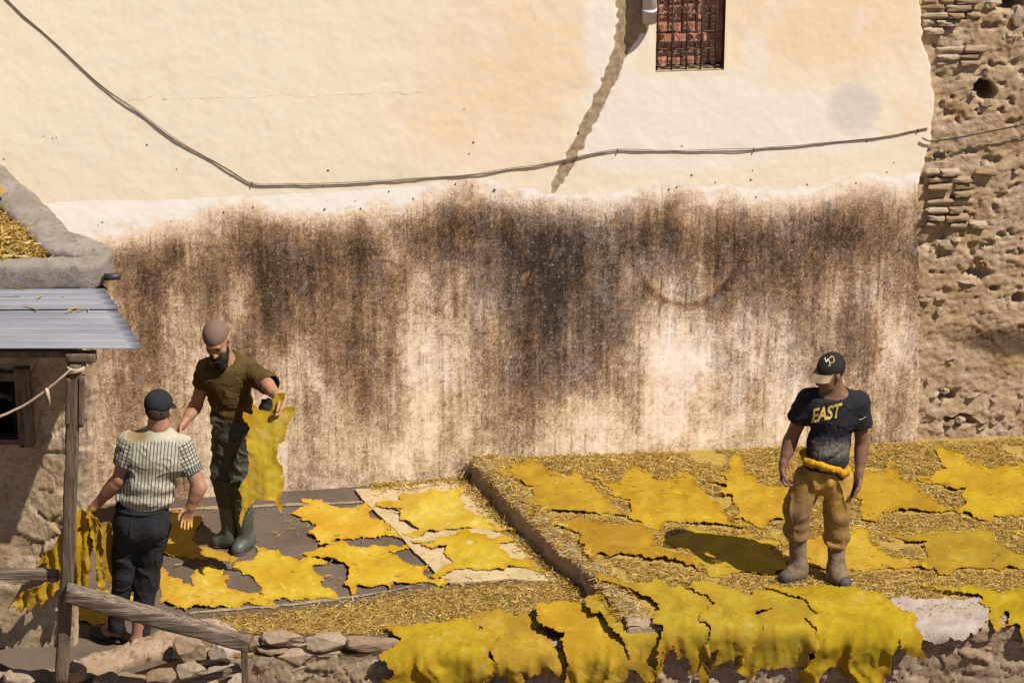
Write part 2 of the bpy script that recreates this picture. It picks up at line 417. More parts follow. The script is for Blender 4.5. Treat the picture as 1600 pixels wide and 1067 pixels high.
# cracks: axis (0 = runs up, 2 = runs along), position, other axis, from, to
_w = lambda u, v: on_wall([u], [v])[0]
CRACKS = [(2, _w(400, 152)[2], 0, _w(180, 150)[0], _w(690, 150)[0]),
          (0, _w(806, 680)[0], 2, _w(806, 760)[2], _w(806, 600)[2], .004),
          (0, _w(1128, 650)[0], 2, _w(1128, 715)[2], _w(1128, 600)[2], .004),
          (0, _w(832, 30)[0], 2, _w(832, 50)[2], _w(832, -60)[2])]
M = dict(
    plaster=mat_plaster(), rubble=mat_rubble(), floor=mat_floor(),
    mud=mat_earth('mud_plaster', (.25, .17, .105), (.33, .245, .165), (.15, .09, .05)),
    shack=mat_earth('shack_render', (.33, .24, .145), (.44, .345, .24), (.20, .125, .065)),
    curb=mat_earth('roof_curb_mud', (.20, .172, .15), (.26, .23, .205), (.13, .108, .09), 1, .7),
    soil=mat_earth('brown_soil', (.17, .105, .06), (.23, .15, .085), (.10, .06, .035)),
    strawbed=mat_earth('straw_litter', (.33, .215, .050), (.38, .255, .075), (.22, .135, .03), 2.5),
    step=mat_earth('step_mud', (.27, .195, .13), (.36, .28, .20), (.16, .11, .07)),
    retain=mat_earth('retaining_wall_mud', (.27, .195, .13), (.34, .26, .185), (.17, .115, .08)),
    mat=mat_earth('worn_mat', (.36, .27, .14), (.44, .35, .21), (.27, .19, .08), 1, .35, dark=(.16, .11, .05)),
    cement=mat_earth('raw_cement', (.33, .26, .17), (.42, .34, .24), (.22, .16, .10)),
    brick=mat_stone('old_brick', (.41, .28, .17), (.48, .36, .24)),
    stone=mat_stone('rubble_stone', (.36, .255, .16), (.42, .32, .22)),
    slab=mat_stone('mud_slab', (.30, .215, .14), (.37, .28, .195)),
    lime=mat_stone('limed_stone', (.31, .245, .20), (.40, .335, .285)),
    wood=mat_wood('grey_wood', (.085, .060, .040), (.175, .130, .092), 2),
    beam=mat_wood('beam_wood', (.07, .05, .037), (.235, .185, .145), 0),
    hide=mat_hide('yellow_hide', (.385, .258, .020), (.45, .35, .13), (.345, .20, .010)),
    hide_up=mat_hide('ochre_hide', (.33, .207, .012), (.38, .27, .075), (.285, .158, .008), .60),
    hide_drape=mat_hide('draped_hide', (.345, .222, .009), (.35, .27, .085), (.275, .165, .007), .54),
    straw=mat_straw(), sheet=mat_metal_sheet(),
    iron=mat_plain('rusty_iron', (.075, .048, .036), .8, .4, .5, 60),
    shutter=mat_plain('red_brown_boards', (.46, .22, .14), .8, .3, .35, 14),
    frame=mat_plain('frame_paint', (.12, .055, .045), .8, .3, .3, 20),
    reveal=mat_plain('reveal_plaster', (.52, .42, .36), .95, .1, .15, 20),
    pvc=mat_plain('white_pvc', (.56, .53, .54), .45, .4, .08, 12, bump=.02),
    cable=mat_plain('cable_sheath', (.10, .065, .04), .75, .3, .3, 40, bump=.05),
    black=mat_plain('black_plastic', (.025, .024, .026), .5, .4, .2, 20, bump=.05),
    rope=mat_plain('rope_fibre', (.48, .37, .27), .95, .1, .25, 180, bump=.6),
    paint=mat_plain('faded_line_paint', (.22, .18, .12), .9, .15, .3, 50),
    dark=mat_plain('painted_room_dark', (.02, .016, .013), .95, .05, .3, 10),  # near-black colour stands in for unlit space behind openings
)

# ------------------------------------------------------------------ ground far below and around
def flat(name, x0, x1, y0, y1, z, mat, n=60, amp=.0):
    X, Y = np.meshgrid(np.linspace(x0, x1, n), np.linspace(y0, y1, n)); p = c3(X.ravel(), Y.ravel(), np.full(X.size, z))
    if amp: p[:, 2] += amp * fbm(p * 1.5, 4, 3)
    return mk(name, p, grid_faces(n, n), mat)
tag(flat('ground', -60, 60, -70, 60, -1.6, M['soil'], 90, .12), kind='structure')

# ------------------------------------------------------------------ the big stained wall
PLASTER_EDGE = np.array([(-200, 1441), (0, 1437), (30, 1440), (60, 1443), (100, 1452), (130, 1458), (165, 1460), (200, 1457), (230, 1453), (255, 1446), (275, 1440), (300, 1434), (340, 1431), (400, 1437), (480, 1436), (560, 1437), (640, 1436), (700, 1433), (760, 1432)], float)
def interp(pts, x):
    pts = np.asarray(pts, float); return np.interp(x, pts[:, 0], pts[:, 1])
STAIN_TOP = [(0, 385), (130, 380), (200, 372), (260, 352), (310, 345), (350, 333), (395, 322), (430, 335), (480, 345), (540, 342), (600, 335), (650, 318), (700, 292), (730, 287), (770, 300), (830, 318), (880, 326), (960, 322), (1010, 305), (1045, 292), (1090, 305), (1180, 322), (1260, 318), (1330, 292), (1400, 296), (1500, 290)]
CREAM_LOW = [(0, 318), (75, 316), (300, 310), (500, 301), (640, 292), (720, 282), (770, 278), (800, 292), (860, 302), (950, 300), (1060, 296), (1140, 284), (1180, 296), (1270, 294), (1350, 272), (1500, 272)]
BLOBS = [(180, 420, 60, 40, .15), (440, 400, 110, 55, .30), (450, 500, 80, 60, .12), (300, 420, 50, 50, -.05), (330, 560, 60, 90, -.22), (535, 450, 60, 110, .22),
         (640, 580, 60, 130, -.22), (660, 430, 60, 60, -.05), (850, 375, 110, 50, .42), (850, 480, 75, 110, .34), (820, 600, 22, 60, .28), (880, 610, 60, 40, .12), (970, 420, 50, 70, .12), (960, 490, 40, 60, .12),
         (1050, 570, 60, 90, -.34), (1060, 400, 70, 45, .12), (1330, 365, 80, 50, .34), (1180, 375, 80, 60, .22), (1250, 430, 120, 50, .10), (1390, 540, 40, 110, -.12),
         (1000, 670, 180, 40, -.22), (730, 520, 40, 100, -.14), (1190, 560, 60, 120, -.02), (560, 560, 50, 60, .08), (200, 620, 40, 150, .10), (1230, 640, 90, 60, -.12), (600, 700, 150, 50, -.14), (420, 640, 80, 60, -.10), (600, 360, 60, 30, .12), (705, 340, 60, 20, .08)]
def wall_attrs(uv, s, z):
    u, v = uv[:, 0], uv[:, 1]
    wob = fbm(c3(s * 7, z * 7), 4, 5) * 16
    t = v - interp(STAIN_TOP, u) + wob
    st = np.interp(t, [-30, -8, 8, 30, 60, 110, 180, 260, 340, 420, 480], [-.15, .06, .24, .48, .62, .60, .53, .46, .38, .32, .28])
    for bu, bv, su, sv, a in BLOBS: st = st + 1.0 * a * np.exp(-((u - bu) / su) ** 2 - ((v - bv) / sv) ** 2)
    qv = c3(s * 5, z * 2.2); q3 = c3(s * 16, z * 12)
    mot = .42 * fbm(qv, 4, 141, .55) + .12 * fbm(q3, 4, 143, .65) + .15 * fbm(c3(s * 34, z * 1.6), 3, 145) + .34 * np.maximum(0, fbm(c3(s * 60, z * 46), 3, 147) - .1) + .20 * np.maximum(0, fbm(c3(s * 60, z * 1.1), 2, 149) - .25)
    st = st + mot * sstep(-10, 60, t) * np.interp(v, [300, 560, 760], [1.0, 1.0, .85]) - .0
    st = np.where(st > .55, .58 + (st - .58) * .7, st)
    # the round patch with a brown lower rim
    r = np.hypot((u - 1072) / 76, (v - 405) / 72)
    ring = np.exp(-((r - 1) / .09) ** 2) * sstep(415, 450, v)
    st = st + .22 * ring - .10 * (r < .95) * sstep(380, 420, v)
    low = sstep(-48, 14, t + 14 * fbm(c3(s * 22, z * 22), 4, 155, .65))
    d = v - interp(CREAM_LOW, u) + fbm(c3(s * 9, z * 9), 3, 8) * np.where(u < 690, 2.5, 9)
    white = sstep(-2, 3, d)
    pale = np.zeros(len(u))
    for bu, bv, su, sv, a in [(955, 50, 42, 70, 1.), (1010, 200, 110, 75, 1.), (1080, 190, 150, 80, .9), (1270, 190, 120, 60, .7), (1180, 90, 30, 60, .5), (900, 190, 30, 60, .4), (960, 120, 40, 60, .7)]:
        pale = np.maximum(pale, a * np.exp(-((u - bu) / su) ** 4 - ((v - bv) / sv) ** 4))
    och = .25 + .5 * np.exp(-((u - 820) / 170) ** 2 - ((v - 90) / 170) ** 2) + .6 * np.exp(-((u - 1290) / 170) ** 4 - ((v - 40) / 90) ** 2) + .3 * np.exp(-((u - 700) / 90) ** 2 - ((v - 190) / 60) ** 2) + .35 * np.exp(-((u - 1425) / 30) ** 2 - ((v - 195) / 40) ** 2)
    cem = np.exp(-(np.hypot((u - 1336) / 50, (v - 166) / 46)) ** 4) * .75
    rust = .60 + .35 * np.exp(-((u - 300) / 200) ** 2) - .35 * np.exp(-((u - 900) / 150) ** 2 - ((v - 430) / 130) ** 2) + .25 * sstep(560, 700, v) - .25 * np.exp(-((u - 1200) / 120) ** 2 - ((v - 560) / 80) ** 2) + .6 * ring
    SP = np.array([(992, -60), (994, 0), (988, 35), (973, 68), (953, 122), (929, 173), (904, 223), (882, 264), (864, 300)], float); SW = np.array([32, 31, 24, 14, 10, 9.5, 9, 8.5, 5.])
    dd = np.full(len(u), 99.)
    for k in range(len(SP) - 1):
        ab = SP[k + 1] - SP[k]; t_ = np.clip(((u - SP[k, 0]) * ab[0] + (v - SP[k, 1]) * ab[1]) / (ab @ ab), 0, 1)
        dd = np.minimum(dd, np.hypot(u - SP[k, 0] - t_ * ab[0], v - SP[k, 1] - t_ * ab[1]) - (SW[k] + (SW[k + 1] - SW[k]) * t_))
    strip = sstep(4, -4, dd + 5 * fbm(c3(s * 28, z * 28), 3, 151))
    return dict(strip=strip, stain=st, low=low, white=white, pale=pale, ochre=och, cement=cem, rust=rust)

WIN = (on_wall([1024], [113])[0], on_wall([1137], [-90])[0])     # window opening (lower left, upper right)
WIN_S0, WIN_S1, WIN_Z0, WIN_Z1 = WIN[0][0], WIN[1][0], WIN[0][2], WIN[1][2]
def build_wall():
    s = np.concatenate([np.linspace(-7, -3.7, 40)[:-1], np.arange(-3.7, WIN_S0 - .004, .0125), [WIN_S0], np.linspace(WIN_S0, WIN_S1, 40)[1:-1], [WIN_S1], np.arange(WIN_S1 + .0125, 2.80, .0125)])
    z = np.concatenate([np.linspace(-.5, -.2, 5)[:-1], np.arange(-.2, WIN_Z0 - .004, .0125), [WIN_Z0], np.linspace(WIN_Z0, 3.75, 60)[1:-1], np.linspace(3.75, WIN_Z1, 24), np.linspace(WIN_Z1, 7.5, 20)[1:]])
    S, Z = np.meshgrid(s, z); S = S.ravel().copy(); Z = Z.ravel().copy(); nu, nv = len(s), len(z)
    world_p = S[:, None] * WS + Z[:, None] * np.array([0, 0, 1.])
    uv = project(world_p)
    # right boundary of the plaster: squeeze the last columns onto the broken edge
    edge_u = np.interp(uv[:, 1], PLASTER_EDGE[:, 0], PLASTER_EDGE[:, 1])
    edge_u = edge_u + 5 * fbm(c3(Z * 16, Z * 0 + 3), 4, 21)
    es = on_wall(edge_u, uv[:, 1])[:, 0]
    x0 = WIN_S1 + .1; k = np.clip((S - x0) / (2.80 - x0), 0, 1)
    S = np.where(S > x0, x0 + (es - x0) * k, S)
    world_p = S[:, None] * WS + Z[:, None] * np.array([0, 0, 1.]); uv = project(world_p)
    q = c3(S, Z)
    dep = .004 * fbm(q * 1.6, 3, 31) + .0016 * fbm(q * 9, 3, 33) + .0009 * fbm(q * 34, 3, 35)
    at = wall_attrs(uv, S, Z)
    dep -= .0012 * at['low'] * sstep(.05, .2, fbm(q * 20, 4, 37))               # flaked skin
    rr = np.hypot((uv[:, 0] - 1336) / 47, (uv[:, 1] - 166) / 43); dep -= .0015 * sstep(1.1, .7, rr)
    edge_d = es - S
    dep += .006 * at['strip'] * (.6 + fbm(q * 30, 3, 153))
    dep += .004 * sstep(.012, 0, edge_d) ** 2                             # rounds back at the broken edge
    inwin = (S > WIN_S0 - .03) & (S < WIN_S1 + .03) & (Z > WIN_Z0 - .03) & (Z < WIN_Z1 + .03); dep[inwin] *= .2
    V = np.stack([S, dep, Z], 1)
    F = grid_faces(nu, nv)
    c = V[F].mean(1)
    keep = ~((c[:, 0] > WIN_S0) & (c[:, 0] < WIN_S1) & (c[:, 2] > WIN_Z0) & (c[:, 2] < WIN_Z1))
    # broken edge gets a thickness towards the old masonry
    last = np.arange(nv) * nu + nu - 1
    back = V[last] + np.array([.004, .10, 0]); n0 = len(V) + nv; m0 = len(V)
    V = np.concatenate([V, V[last], back]); j = np.arange(nv - 1)
    SF = np.stack([m0 + j, n0 + j, n0 + j + 1, m0 + j + 1], 1)
    for k2 in at: at[k2] = np.concatenate([at[k2], at[k2][last], at[k2][last]])
    o = mk('plastered_wall', V, [np.concatenate([F[keep], SF])], M['plaster'], None, True, at)
    o.rotation_euler.z = WA
    tag(o, 'tall cream plastered wall with a broad brown-black stained band below', 'wall')
    return o
WALL = build_wall()

def window():
    w = WALL; ds = WIN_S1 - WIN_S0; dep = .10
    # reveals
    parts = []
    t = .02
    parts.append(box_arr((WIN_S0 - t / 2 + .001, dep / 2 + .012, (WIN_Z0 + WIN_Z1) / 2), (t, dep, WIN_Z1 - WIN_Z0)))
    parts.append(box_arr((WIN_S1 + t / 2 - .001, dep / 2 + .012, (WIN_Z0 + WIN_Z1) / 2), (t, dep, WIN_Z1 - WIN_Z0)))
    v, f = join(parts); mk('window_reveal', v, f, M['frame'], w, False)
    v, f = box_arr(((WIN_S0 + WIN_S1) / 2, dep / 2 + .006, WIN_Z0 - .010), (ds + .004, dep, .03)); 
    mk('window_sill', v, [f], M['cement'], w, False)
    sh = empty('window', (0, 0, 0), 0, w)
    # boards behind the grille, one by one
    nb = 5
    for k in range(nb):
        bw = ds / nb
        v, f = box_arr((WIN_S0 + bw * (k + .5), dep + .02 + .004 * (k % 2), (WIN_Z0 + WIN_Z1) / 2 + .003 * k), (bw - .006, .03, WIN_Z1 - WIN_Z0 - .01))
        mk('shutter_board', v, [f], M['shutter'], sh, False)
    for zz in (WIN_Z0 + .20, WIN_Z0 + .58):
        v, f = box_arr(((WIN_S0 + WIN_S1) / 2, dep - .008, zz), (ds - .02, .02, .05)); mk('shutter_rail', v, [f], M['shutter'], sh, False)
    v, f = box_arr(((WIN_S0 + WIN_S1) / 2, dep + .08, (WIN_Z0 + WIN_Z1) / 2), (ds + .1, .02, WIN_Z1 - WIN_Z0 + .1)); mk('backing', v, [f], M['dark'], sh, False)
    gr = empty('window_grille', (0, 0, 0), 0, w)
    y = .020; s0, s1, z0, z1 = WIN_S0 + .012, WIN_S1 - .055, WIN_Z0 + .025, WIN_Z1 - .03
    nbar = 5; bars = np.linspace(s0, s1, nbar)
    for b in bars: tube_obj('bar', [(b, y, z0 - .03), (b, y, z1)], .0055, M['iron'], gr, 6)
    rows = np.arange(z0, z1 + .01, .118)
    for k, zz in enumerate(rows): tube_obj('crossbar', [(s0 - .02, y + .006, zz), (s1 + (.035 if k in (0, 4) else .01), y + .006, zz)], .005, M['iron'], gr, 6)
    # scrolls: two mirrored spirals share their meshes
    th = np.linspace(0, 4.3 * np.pi * .75, 26); rr = .026 - .0019 * th
    sp = np.stack([rr * np.cos(th), np.zeros_like(th), rr * np.sin(th)], 1)
    v, q, t3 = tube(sp, .0036, 5); me1 = mesh_data('scroll', v, [q, t3])
    v2 = v.copy(); v2[:, 0] *= -1; me2 = mesh_data('scroll', v2, [q[:, ::-1], t3[:, ::-1]])
    tail = smooth_path([(-.03, 0, -.045), (-.012, 0, -.03), (0, 0, 0), (-.012, 0, .03), (-.03, 0, .045)], 5); v, q, t3 = tube(tail, .0036, 5); me3 = mesh_data('leaf_stem', v, [q, t3])
    for m_ in (me1, me2, me3): m_.materials.append(M['iron'])
    rnd = random.Random(4)
    for ri, zz in enumerate(rows[:-1]):
        for bi in range(nbar - 1):
            c = (bars[bi] + bars[bi + 1]) / 2
            for sgn, me_ in ((-1, me1), (1, me2)):
                for up in ((.030,), (.032, .088))[(ri + 1) % 2 if rnd.random() > .2 else 0]:
                    o = obj('scroll', me_, None, gr); o.location = (c + sgn * .029, y + rnd.uniform(-.004, .004), zz + up); o.rotation_euler = (0, rnd.uniform(-.5, .5), 0); o.scale = [rnd.uniform(.75, 1.02)] * 3
            if ri % 2 == 1:
                o = obj('leaf_stem', me3, None, gr); o.location = (c, y - .004, zz + .06)
window()

# downpipe that ends beside the window
pa = on_wall([1014, 1013], [-120, 31]); pa[:, 1] = -.055
po = tube_obj('downpipe', [pa[0], pa[1]], .045, M['pvc'], WALL, 20)
pj = on_wall([1013, 1013], [9, 14]); pj[:, 1] = -.055
tube_obj('pipe_collar', [pj[0], pj[1]], .049, M['pvc'], po, 20)
pk = on_wall([1013, 1013], [29, 31.6]); pk[:, 1] = -.055
tube_obj('pipe_mouth', [pk[0], pk[1]], .041, M['black'], po, 20)
# nails and stubs left in the paint
nv_, nq, nt = tube([(0, .02, 0), (0, -.02, -.004)], [.008, .010], 7)
nail_me = mesh_data('nail', nv_, [nq, nt]); nail_me.materials.append(M['iron'])
for u, v, k in [(512, 267, 1.5), (230, 226, 1), (740, 223, 1.3), (733, 240, .8), (360, 275, .8), (82, 216, .7), (88, 215, .7), (68, 213, .6), (6, 248, .9), (276, 264, .7), (608, 299, 1), (712, 288, 1.2), (772, 297, 1.6), (508, 327, 1.2), (564, 326, 1.2), (350, 332, 1.2), (396, 324, 1.2), (267, 346, 1.1), (160, 348, 1.3), (153, 352, .8), (646, 310, .9), (686, 318, .9), (738, 290, .9), (903, 209, 1.5), (1066, 228, 1), (1081, 274, 1.3), (1118, 285, 1), (1174, 281, 1.1), (1046, 296, 1.2), (1058, 292, 1), (1182, 308, 1.1), (1262, 288, 1), (1338, 287, 1.2), (1386, 269, 1), (1397, 254, 1), (1354, 222, 1.3), (1176, 266, .8), (956, 248, .7), (725, 171, .7), (505, 290, 1), (555, 314, .7)]:
    p = on_wall([u], [v])[0]; o = obj('nail', nail_me, None, WALL); o.location = (p[0], 0.004, p[2]); o.scale = (k * .55, .3, k * .5); o.rotation_euler = (0, k * 7, 0)
# cable
cp = [(-60, -70), (12, 3), (40, 30), (90, 72), (150, 128), (210, 172), (270, 216), (320, 245), (360, 268), (392, 287), (430, 290), (500, 289), (580, 285), (640, 280), (710, 276), (790, 266), (860, 256), (900, 249), (965, 236), (1040, 237), (1120, 236), (1190, 233), (1260, 227), (1340, 219), (1400, 211), (1449, 202)]
q = on_wall([a for a, b in cp], [b for a, b in cp]); rs = np.random.RandomState(3)
pth = smooth_path(np.stack([q[:, 0], -.006 + 0 * q[:, 0], q[:, 2]], 1), 6); pth[:, 2] += .004 * fbm(c3(pth[:, 0] * 9, pth[:, 0] * 0), 3, 2); pth[:, 1] += .004 * fbm(c3(pth[:, 0] * 6, pth[:, 0] * 0 + 9), 3, 2)
CBL = empty('wall_cable', (0, 0, 0), WA); tag(CBL, 'thin brown twin cable sagging across the whole plastered wall', 'cable')
tube_obj('wire', pth, .0030, M['cable'], CBL, 6)
p2 = pth.copy(); p2[:, 2] += .005 + .014 * np.abs(fbm(c3(p2[:, 0] * 2.2, p2[:, 0] * 0 + 5), 2, 6)); tube_obj('wire', p2, .0020, M['cable'], CBL, 6)
for u, v in [(394, 287), (965, 236), (1178, 234), (1434, 204)]:
    p = on_wall([u], [v])[0]; tube_obj('clip', [(p[0], .002, p[2] + .012), (p[0], -.012, p[2] + .007), (p[0], -.012, p[2] - .008), (p[0], .002, p[2] - .012)], .003, M['iron'], CBL, 5)

# ------------------------------------------------------------------ old rubble wall on the right
def stone_variants(mat_key, n, seed, rough=.22, boxy=.5, res=4):
    out = []
    for k in range(n):
        bm = bmesh.new(); bmesh.ops.create_cube(bm, size=1.0); bmesh.ops.subdivide_edges(bm, edges=bm.edges[:], cuts=res - 1, use_grid_fill=True)
        V = np.array([v.co[:] for v in bm.verts]); 
        sph = V / np.linalg.norm(V, axis=1)[:, None] * .58
        V = V * boxy + sph * (1 - boxy)
        V *= (1 + rough * fbm(V * 2.0 + 31 * k + seed, 4, seed + k, .6))[:, None]; V += .10 * rough * np.stack([fbm(V * 5 + 9 * s_ + k, 3, seed + s_) for s_ in (1, 2, 3)], 1)
        for v, c in zip(bm.verts, V): v.co = c
        me = bpy.data.meshes.new('stone'); bm.to_mesh(me); bm.free(); me.materials.append(M[mat_key])
        me.polygons.foreach_set('use_smooth', np.full(len(me.polygons), True)); out.append(me)
    return out
def rock_variants(mat_key, n, seed, npts=18, squash=(1, 1, 1)):
    out = []
    for k in range(n):
        rs = np.random.RandomState(seed * 31 + k); P = rs.normal(0, 1, (npts, 3)); P /= np.abs(P).max(1)[:, None] ** .55 * np.linalg.norm(P, axis=1)[:, None] ** .45; P *= .5 * rs.uniform(.82, 1.0, (npts, 1))
        bm = bmesh.new(); vs = [bm.verts.new(p) for p in P]; r = bmesh.ops.convex_hull(bm, input=vs); bmesh.ops.delete(bm, geom=[v for v in bm.verts if not v.link_faces], context='VERTS')
        bmesh.ops.subdivide_edges(bm, edges=bm.edges[:], cuts=2, use_grid_fill=True); bmesh.ops.triangulate(bm, faces=bm.faces[:])
        V = np.array([v.co[:] for v in bm.verts]); N = np.stack([fbm(V * 4 + 13 * k + s_ * 7, 3, seed + s_) for s_ in (0, 1, 2)], 1); V += .07 * N
        for v, c in zip(bm.verts, V): v.co = c
        bmesh.ops.recalc_face_normals(bm, faces=bm.faces[:])
        me = bpy.data.meshes.new('stone'); bm.to_mesh(me); bm.free(); me.materials.append(M[mat_key]); out.append(me)
    return out
STONES = rock_variants('stone', 10, 5); BRICKS = stone_variants('brick', 7, 40, .34, .74, 6); SLABS = rock_variants('slab', 10, 70, 24); LIMES = rock_variants('lime', 3, 90, 22)

def rubble_right():
    R = random.Random(8)
    s = np.arange(2.55, 4.3, .0125); z = np.arange(-.2, 4.3, .0125); S, Z = np.meshgrid(s, z); S = S.ravel(); Z = Z.ravel()
    q = c3(S, Z); uv = project(S[:, None] * WS + Z[:, None] * np.array([0, 0, 1.]))
    f1, f2, cid = worley(c3(S * 8 + .8 * fbm(q * 6, 2, 4), Z * 11 + .8 * fbm(q * 6, 2, 6)), 3)
    g1, g2, _ = worley(c3(S * 19, Z * 24), 9)
    rel = .022 * fbm(q * 2.0, 4, 51) + .018 * fbm(q * 8, 5, 52, .66) + .012 * (cid - .5) * sstep(.02, .16, f2 - f1) + .006 * (sstep(0, .25, g2 - g1) - .5) + .006 * fbm(q * 40, 3, 57)
    pits = fbm(q * 15, 3, 55); rel -= .030 * sstep(.30, .50, pits) * sstep(520, 420, uv[:, 1])
    for hu, hv, ru, rv, d in [(1540, 146, 17, 15, .30), (1574, 4, 26, 16, .35), (1530, 432, 22, 6, .05), (1592, 470, 10, 9, .08), (1470, 250, 9, 5, .05), (1480, 622, 16, 9, .07), (1500, 660, 24, 8, .06), (1555, 455, 7, 5, .05)]:
        rr = np.hypot((uv[:, 0] - hu) / ru, (uv[:, 1] - hv) / rv) + .35 * fbm(q * 14, 3, int(hu)); rel -= d * sstep(1.15, .75, rr)
    st = .55 * np.exp(-((uv[:, 1] - 525) / 30) ** 2) * sstep(1430, 1490, uv[:, 0]) + .9 * np.exp(-((uv[:, 1] - 545) / 20) ** 2 - ((uv[:, 0] - 1580) / 60) ** 2) + .5 * np.exp(-((uv[:, 1] - 215) / 20) ** 2 - ((uv[:, 0] - 1490) / 35) ** 2) + .55 * np.exp(-((uv[:, 0] - 1440) / 9) ** 2 - ((uv[:, 1] - 440) / 130) ** 2) + .3 * np.exp(-((uv[:, 1] - 350) / 40) ** 2 - ((uv[:, 0] - 1570) / 30) ** 2)
    V = np.stack([S, .045 - rel, Z], 1)
    o = mk('rubble_wall', V, [grid_faces(len(s), len(z))], M['rubble'], None, True, dict(stain=st, pit=sstep(-.12, -.25, rel) * 0))
    o.rotation_euler.z = WA
    tag(o, 'crumbling rubble and mud wall with bare bricks beyond the plaster edge', 'wall')
    def put(me, name, u, v, w, h, d, dy=0, rot=0):
        p = on_wall([u], [v])[0]; c = obj(name, me, None, o); c.location = (p[0], .045 + dy, p[2]); c.scale = (w / 235, d, h / 213); c.rotation_euler = (R.uniform(-.12, .12), rot, R.uniform(-.12, .12))
    # courses of thin bricks
    for v0, v1, ua, ub, st_ in ((272, 366, 1448, 1512, 11.5), (4, 52, 1446, 1512, 11), (80, 110, 1462, 1530, 11)):
        v = v0
        while v < v1:
            u = ua + R.uniform(-4, 8); lim = ub + R.uniform(-22, 18)
            while u < lim:
                w = R.uniform(18, 40); h = R.uniform(6.5, 9.5)
                if R.random() < .88: put(R.choice(BRICKS), 'brick', u + w / 2, v, w, h, R.uniform(.06, .10), R.uniform(-.006, .024), R.uniform(-.06, .06))
                u += w + R.uniform(1.5, 5)
            v += st_ + R.uniform(-.8, 1.2)
    # stones sticking out of the mud
    spots = [(1545, 168, 22, 12), (1522, 152, 14, 12), (1553, 12, 30, 20), (1592, 30, 20, 30), (1588, 50, 18, 16), (1586, 60, 22, 16), (1590, 262, 22, 14), (1590, 274, 16, 8), (1482, 386, 26, 14), (1495, 380, 16, 10), (1512, 446, 40, 7), (1468, 492, 18, 20), (1475, 470, 22, 12), (1462, 622, 18, 12), (1472, 630, 14, 12), (1478, 614, 16, 8), (1458, 650, 40, 20), (1486, 666, 20, 14), (1502, 662, 18, 16), (1490, 652, 26, 8), (1524, 622, 24, 8), (1530, 660, 34, 10), (1570, 650, 16, 8), (1535, 672, 22, 10), (1546, 690, 14, 8), (1555, 630, 14, 10), (1583, 668, 16, 10), (1596, 640, 12, 12), (1503, 605, 20, 8), (1450, 600, 12, 14)]
    for u, v, w, h in spots: put(R.choice(STONES), 'stone', u, v, w * 1.1, h * 1.15, .09, .012, R.uniform(-.4, .4))
    for k in range(70):
        u, v = R.uniform(1448, 1625), R.uniform(-30, 690)
        if (270 < v < 368 and u < 1520) or (v < 55 and u < 1515) or abs(v - 530) < 28: continue
        w = R.uniform(8, 19) if R.random() < .8 else R.uniform(18, 28)
        put(R.choice(STONES), 'stone', u, v, w, w * R.uniform(.45, .8), R.uniform(.05, .08), R.uniform(.012, .035), R.uniform(-.5, .5))
    return o
RUB = rubble_right()
wp = [(1440, 214), (1452, 219), (1475, 217), (1510, 211), (1545, 204), (1580, 197), (1640, 183)]
q = on_wall([a for a, b in wp], [b for a, b in wp]); pth = smooth_path(np.stack([q[:, 0], 0 * q[:, 0] - .02, q[:, 2]], 1), 6)
o = tube_obj('black_wire', pth, .005, M['black'], None, 6); o.rotation_euler.z = WA
tag(o, 'thin black wire running over the old rubble wall', 'wire')

# ------------------------------------------------------------------ lower terrace
def wall_y(x): return np.asarray(x) * math.tan(WA)
def lower_terrace():
    nx, ny = 330, 170
    X, K = np.meshgrid(np.linspace(-5.5, 1.0, nx), np.linspace(0, 1, ny))
    front = np.where(X < -1.95, YE - .26 * sstep(-1.95, -2.6, X), YE)
    Y = front + (wall_y(X) + .05 - front) * K
    X, Y = X.ravel(), Y.ravel()
    z = gz(X) + .006 * fbm(c3(X * 2, Y * 2), 3, 61) + .002 * fbm(c3(X * 20, Y * 20), 3, 62)
    uv = project(np.stack([X, Y, z], 1))
    dirt = sstep(-2.0, -2.2, Y + .1 * X * 0 + .12 * fbm(c3(X * 4, Y * 4), 3, 63)) * sstep(-2.9, -1.2, X) + .55 * np.exp(-((uv[:, 1] - (775 - (uv[:, 0] - 450) * .09)) / 9) ** 2) * sstep(480, 600, uv[:, 0])
    o = mk('lower_terrace', np.stack([X, Y, z], 1), [grid_faces(nx, ny)], M['floor'], None, True, dict(dirt=dirt))
    return tag(o, kind='structure')
LOW = lower_terrace()
def floor_sheet(name, poly, mat, lift, parent=None, th=.012, seed=1):
    v, tris, top = px_sheet(poly, 8, 5, seed, .6)
    p = on_g(v[:, 0], v[:, 1]); p[:, 2] += .006 * fbm(c3(p[:, 0] * 2, p[:, 1] * 2), 3, 61) + lift + (.003 * fbm(p * 6, 3, seed) if th > .005 else .002)
    return thicken(name, p, tris, th, mat, parent)

